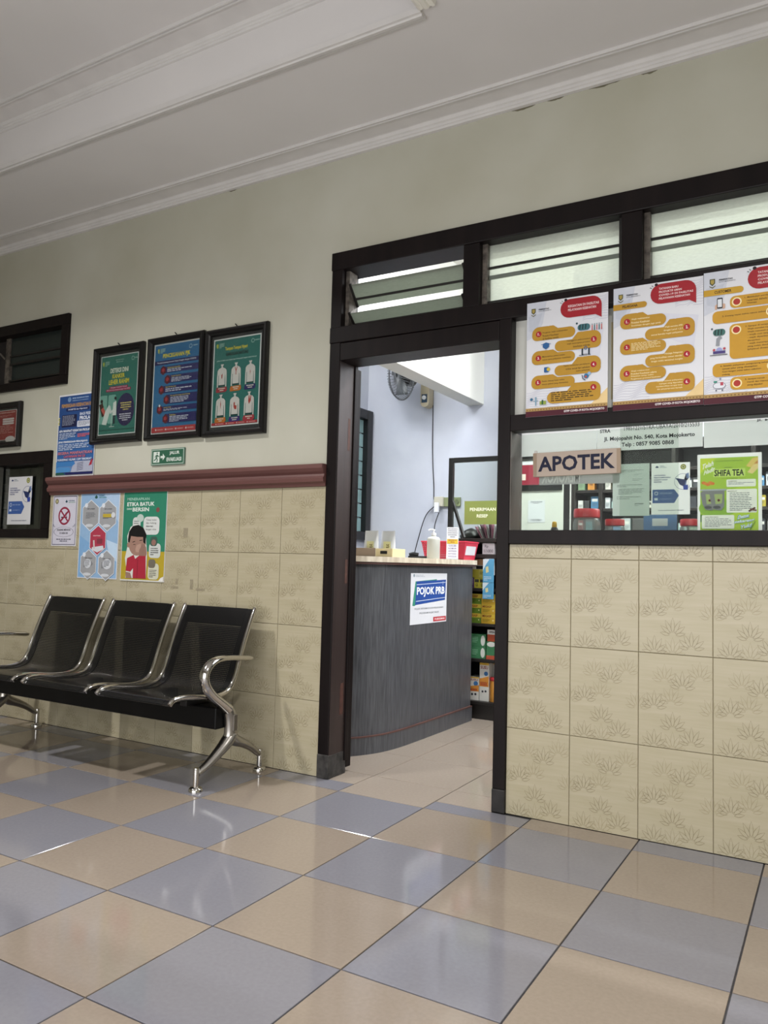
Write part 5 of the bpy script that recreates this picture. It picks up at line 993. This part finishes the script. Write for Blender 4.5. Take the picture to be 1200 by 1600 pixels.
# cabinet behind the serving window
pw_ = struct('wall_partition', MB().box(-1.02, -.49, 2.437, 2.46, 0, 3.2), WHITEW, 'pale partition panel inside the pharmacy', 'wall')
cb = thing('medicine_cabinet', 'tall black medicine cabinet seen through the serving window', 'cabinet', (.3, 2.6, 0))
CX0, CX1, CY0, CY1 = -.488, 1.5, 2.45, 2.78
for x in (-.488, -.30, .18, .66, 1.12, 1.48): cpart(cb, 'upright', MB().cbox(x, x+.026, CY0, CY1-.01, 0, 1.80, .002), DK)
for z in (.1, .5, .9, 1.19, 1.352, 1.483, 1.62): cpart(cb, 'shelf_board', MB().cbox(CX0+.026, CX1, CY0+.02, CY1-.01, z, z+.022, .002), DK)
cpart(cb, 'top_board', MB().cbox(CX0, CX1+.006, CY0-.01, CY1, 1.80, 1.83, .002), DK); cpart(cb, 'back_panel', MB().box(CX0+.02, CX1, CY1-.01, CY1, 0, 1.80), mat('grey_cabinet_back', '#5d605f', .6))
cols = ['#c9cbc8', '#3a3d40', '#4f86b0', '#b9bfc2', '#a8c4c0', '#7f9a78', '#c98a3c', '#33363c', '#d0cfc4', '#b0a030', '#8a2a30', '#5a8f96']
names = {'#c9cbc8': 'white', '#3a3d40': 'black', '#4f86b0': 'blue', '#b9bfc2': 'silver', '#a8c4c0': 'pale teal', '#7f9a78': 'sage', '#c98a3c': 'orange', '#33363c': 'charcoal', '#d0cfc4': 'ivory', '#b0a030': 'mustard', '#8a2a30': 'dark red', '#5a8f96': 'teal'}
rd = random.Random(4)
ORD = ['first', 'second', 'third', 'fourth', 'fifth', 'sixth', 'seventh', 'eighth', 'ninth', 'tenth']
for zi, z in enumerate((1.3745, 1.5055, 1.2125)):
    for bi, (xa, xb) in enumerate(((-.455, -.31), (-.265, .17), (.215, .65), (.695, 1.11))):
        x = xa; k = 0
        while x < xb-.04:
            wd_ = rd.uniform(.028, .055); ht = rd.uniform(.055, .095); ci = (zi*5+bi*3+k) % len(cols); c_ = cols[ci]
            med('medicine_pack', '%s pack, %s from left in the %s bay, %s cabinet row' % (names[c_], ORD[k], ORD[bi], ('middle', 'upper', 'lower')[zi]), x, x+wd_, z, z+ht, c_, (lambda p: (p.rect(.12, .2, .88, .42, '#e0e0da'), p.lines(.15, .55, .85, .85, 3, '#55565a', .4, 2))) if k % 2 == 0 else (lambda p: (p.rect(.0, .0, 1, .18, '#44464a'), p.text('Rx', .25, .35, .75, .65, '#2a2a2e'))), y=2.50, dep=.06, group='medicine packs in the black cabinet')
            x += wd_+rd.uniform(.006, .022); k += 1
# framed red poster and frame bar on partition panel
rp = thing('wall_poster', 'red poster in a black frame on the pale panel behind the window', 'picture', (-.90, 2.435, 1.50))
MB().cbox(-.10, .352, -.012, 0, .005, .047, .002).build('frame_bar', BLACKP, rp); MB().cbox(-.10, .352, -.012, 0, .225, .262, .002).build('frame_bar', BLACKP, rp)
q = MB().box(0, .452, -.003, 0, 0, .178).build('poster_sheet', PAPERW, rp); q.location = (-.10, 0, .047); p = Print(.452, .178, .0032); p.rect(0, .18, 1, 1, '#8e2a3c'); p.text('Ayo', .08, .03, .30, .2, '#2a2a2a'); p.ell(.25, .75, .05, '#e0d0c8'); p.rect(.32, .55, .40, .8, '#e0d0c8'); p.ell(.22, .93, .04, '#c9a03c'); p.build(q)
# jars on the ledge behind the serving window
lg = thing('window_ledge', 'dark work ledge just behind the serving window', 'ledge', (.5, .4, 0)); cpart(lg, 'ledge_top', MB().cbox(.06, 1.5, .20, .62, 1.02, 1.045, .003), DK); cpart(lg, 'leg_panel', MB().cbox(.06, .085, .22, .60, 0, 1.02, .002), DK); cpart(lg, 'leg_panel', MB().cbox(1.475, 1.5, .22, .60, 0, 1.02, .002), DK)
CLEARP = glass_mat('clear_jar_plastic', '#dfe4e2', .7, .08, .18, '#d5d8d6'); REDL = mat('red_jar_lid', '#b3222a', .3, var=.04)
def jar(x, y, s, label, fill='#c8b48a'):
    t = thing('plastic_jar', label, 'jar', (x, y, 1.0455))
    MB().lathe([(.052*s, 0), (.056*s, .006), (.056*s, .10*s), (.050*s, .118*s), (.046*s, .125*s)], (0, 0, 0), 22).build('jar_body', CLEARP, t, True)
    MB().lathe([(.050*s, .123*s), (.053*s, .126*s), (.053*s, .155*s), (.050*s, .160*s)], (0, 0, 0), 22).build('lid', REDL, t, True)
    MB().lathe([(.046*s, .004), (.048*s, .02), (.046*s, .05*s), (.01, .056*s)], (0, 0, 0), 18).build('sweets', mat('sweets_'+fill.lstrip('#'), fill, .5, var=.3, scale=60), t, True)
jar(.196, .40, 1.03, 'clear plastic jar with a red lid, the tallest below the pharmacy sign'); jar(.31, .42, .76, 'squat clear jar with a red lid behind the typed letter', '#b09a80'); jar(.615, .40, .74, 'squat clear jar with a red lid beside the tea poster', '#a8927a')
t = thing('glue_bottle', 'small black bottle with a yellow cap left of the tall jar', 'bottle', (.086, .30, 1.0455)); MB().lathe([(.017, 0), (.019, .004), (.019, .06), (.014, .078), (.009, .082)], (0, 0, 0), 16).build('bottle_body', BLACKP, t, True); MB().lathe([(.010, .082), (.011, .084), (.010, .102), (.007, .106)], (0, 0, 0), 14).build('cap', mat('yellow_cap', '#d0a52c', .35), t, True)
t = thing('blue_folder', 'blue folder leaning behind the suggestion leaflet', 'folder', (.44, .36, 1.0455)); MB().cbox(0, .13, 0, .008, 0, .135, .002).build('cover', mat('blue_folder_card', '#4a72a8', .4), t); MB().cbox(.035, .095, -.001, 0.0, .09, .12, .0004).build('white_label', PAPERW, t)
t = thing('card_carton', 'grey card carton on the ledge behind the typed letter', 'box', (.365, .50, 1.0455)); MB().cbox(0, .07, 0, .08, 0, .13, .002).build('carton_body', mat('grey_carton', '#8d9090', .6, var=.06), t)

# ================================================================== LAMPS
GLOW = emit('lamp_diffuser_glow', '#fff6e6', 6.0)
def ceiling_lamp(loc, power, label, r=.075):
    t = thing('ceiling_lamp', label, 'lamp', loc)
    MB().lathe([(r+.012, 0), (r+.012, -.02), (r, -.026)], (0, 0, 0), 28).build('lamp_ring', TRIMWHITE, t, True)
    MB().lathe([(r-.002, -.0262), (r*.9, -.030), (r*.4, -.034), (.01, -.035)], (0, 0, 0), 28).build('diffuser', GLOW, t, True)
    o = area('lamp_light', (0, 0, -.045), (0, 0, 0), 2*r, 0, power, (1.0, .985, .96), 'DISK', 2.4); o.parent = t
ceiling_lamp((-2.2, -1.80, 3.10), 46, 'round ceiling lamp in the raised tray of the waiting hall')
ceiling_lamp((1.0, -1.75, 2.88), 40, 'added round fill lamp on the low ceiling at the right')  # unseen extra lamp, added to lift the floor and right side of the hall
def tube_lamp(loc, power, label):
    t = thing('tube_lamp', label, 'lamp', loc)
    MB().cbox(-.62, .62, -.03, .03, -.035, 0, .004).cbox(-.62, -.59, -.02, .02, -.125, -.035, .003).cbox(.59, .62, -.02, .02, -.125, -.035, .003).build('housing', TRIMWHITE, t); MB().tube([(-.59, 0, -.052-.05), (.59, 0, -.052-.05)], .013, 10).build('tube', emit('tube_glow', '#f4f8ff', 12.0), t, True)
    o = area('tube_light', (0, 0, -.12), (0, 0, 0), 1.18, .05, power, (.95, .975, 1.0)); o.parent = t
    o = area('tube_light', (0, 0, -.085), (PI, 0, 0), 1.18, .05, power*.35, (.95, .975, 1.0)); o.parent = t
tube_lamp((-.2, 1.2, 3.2), 75, 'fluorescent tube lamp over the pharmacy serving area')
tube_lamp((-1.93, 1.35, 3.2), 38, 'fluorescent tube lamp left of the pharmacy beam')
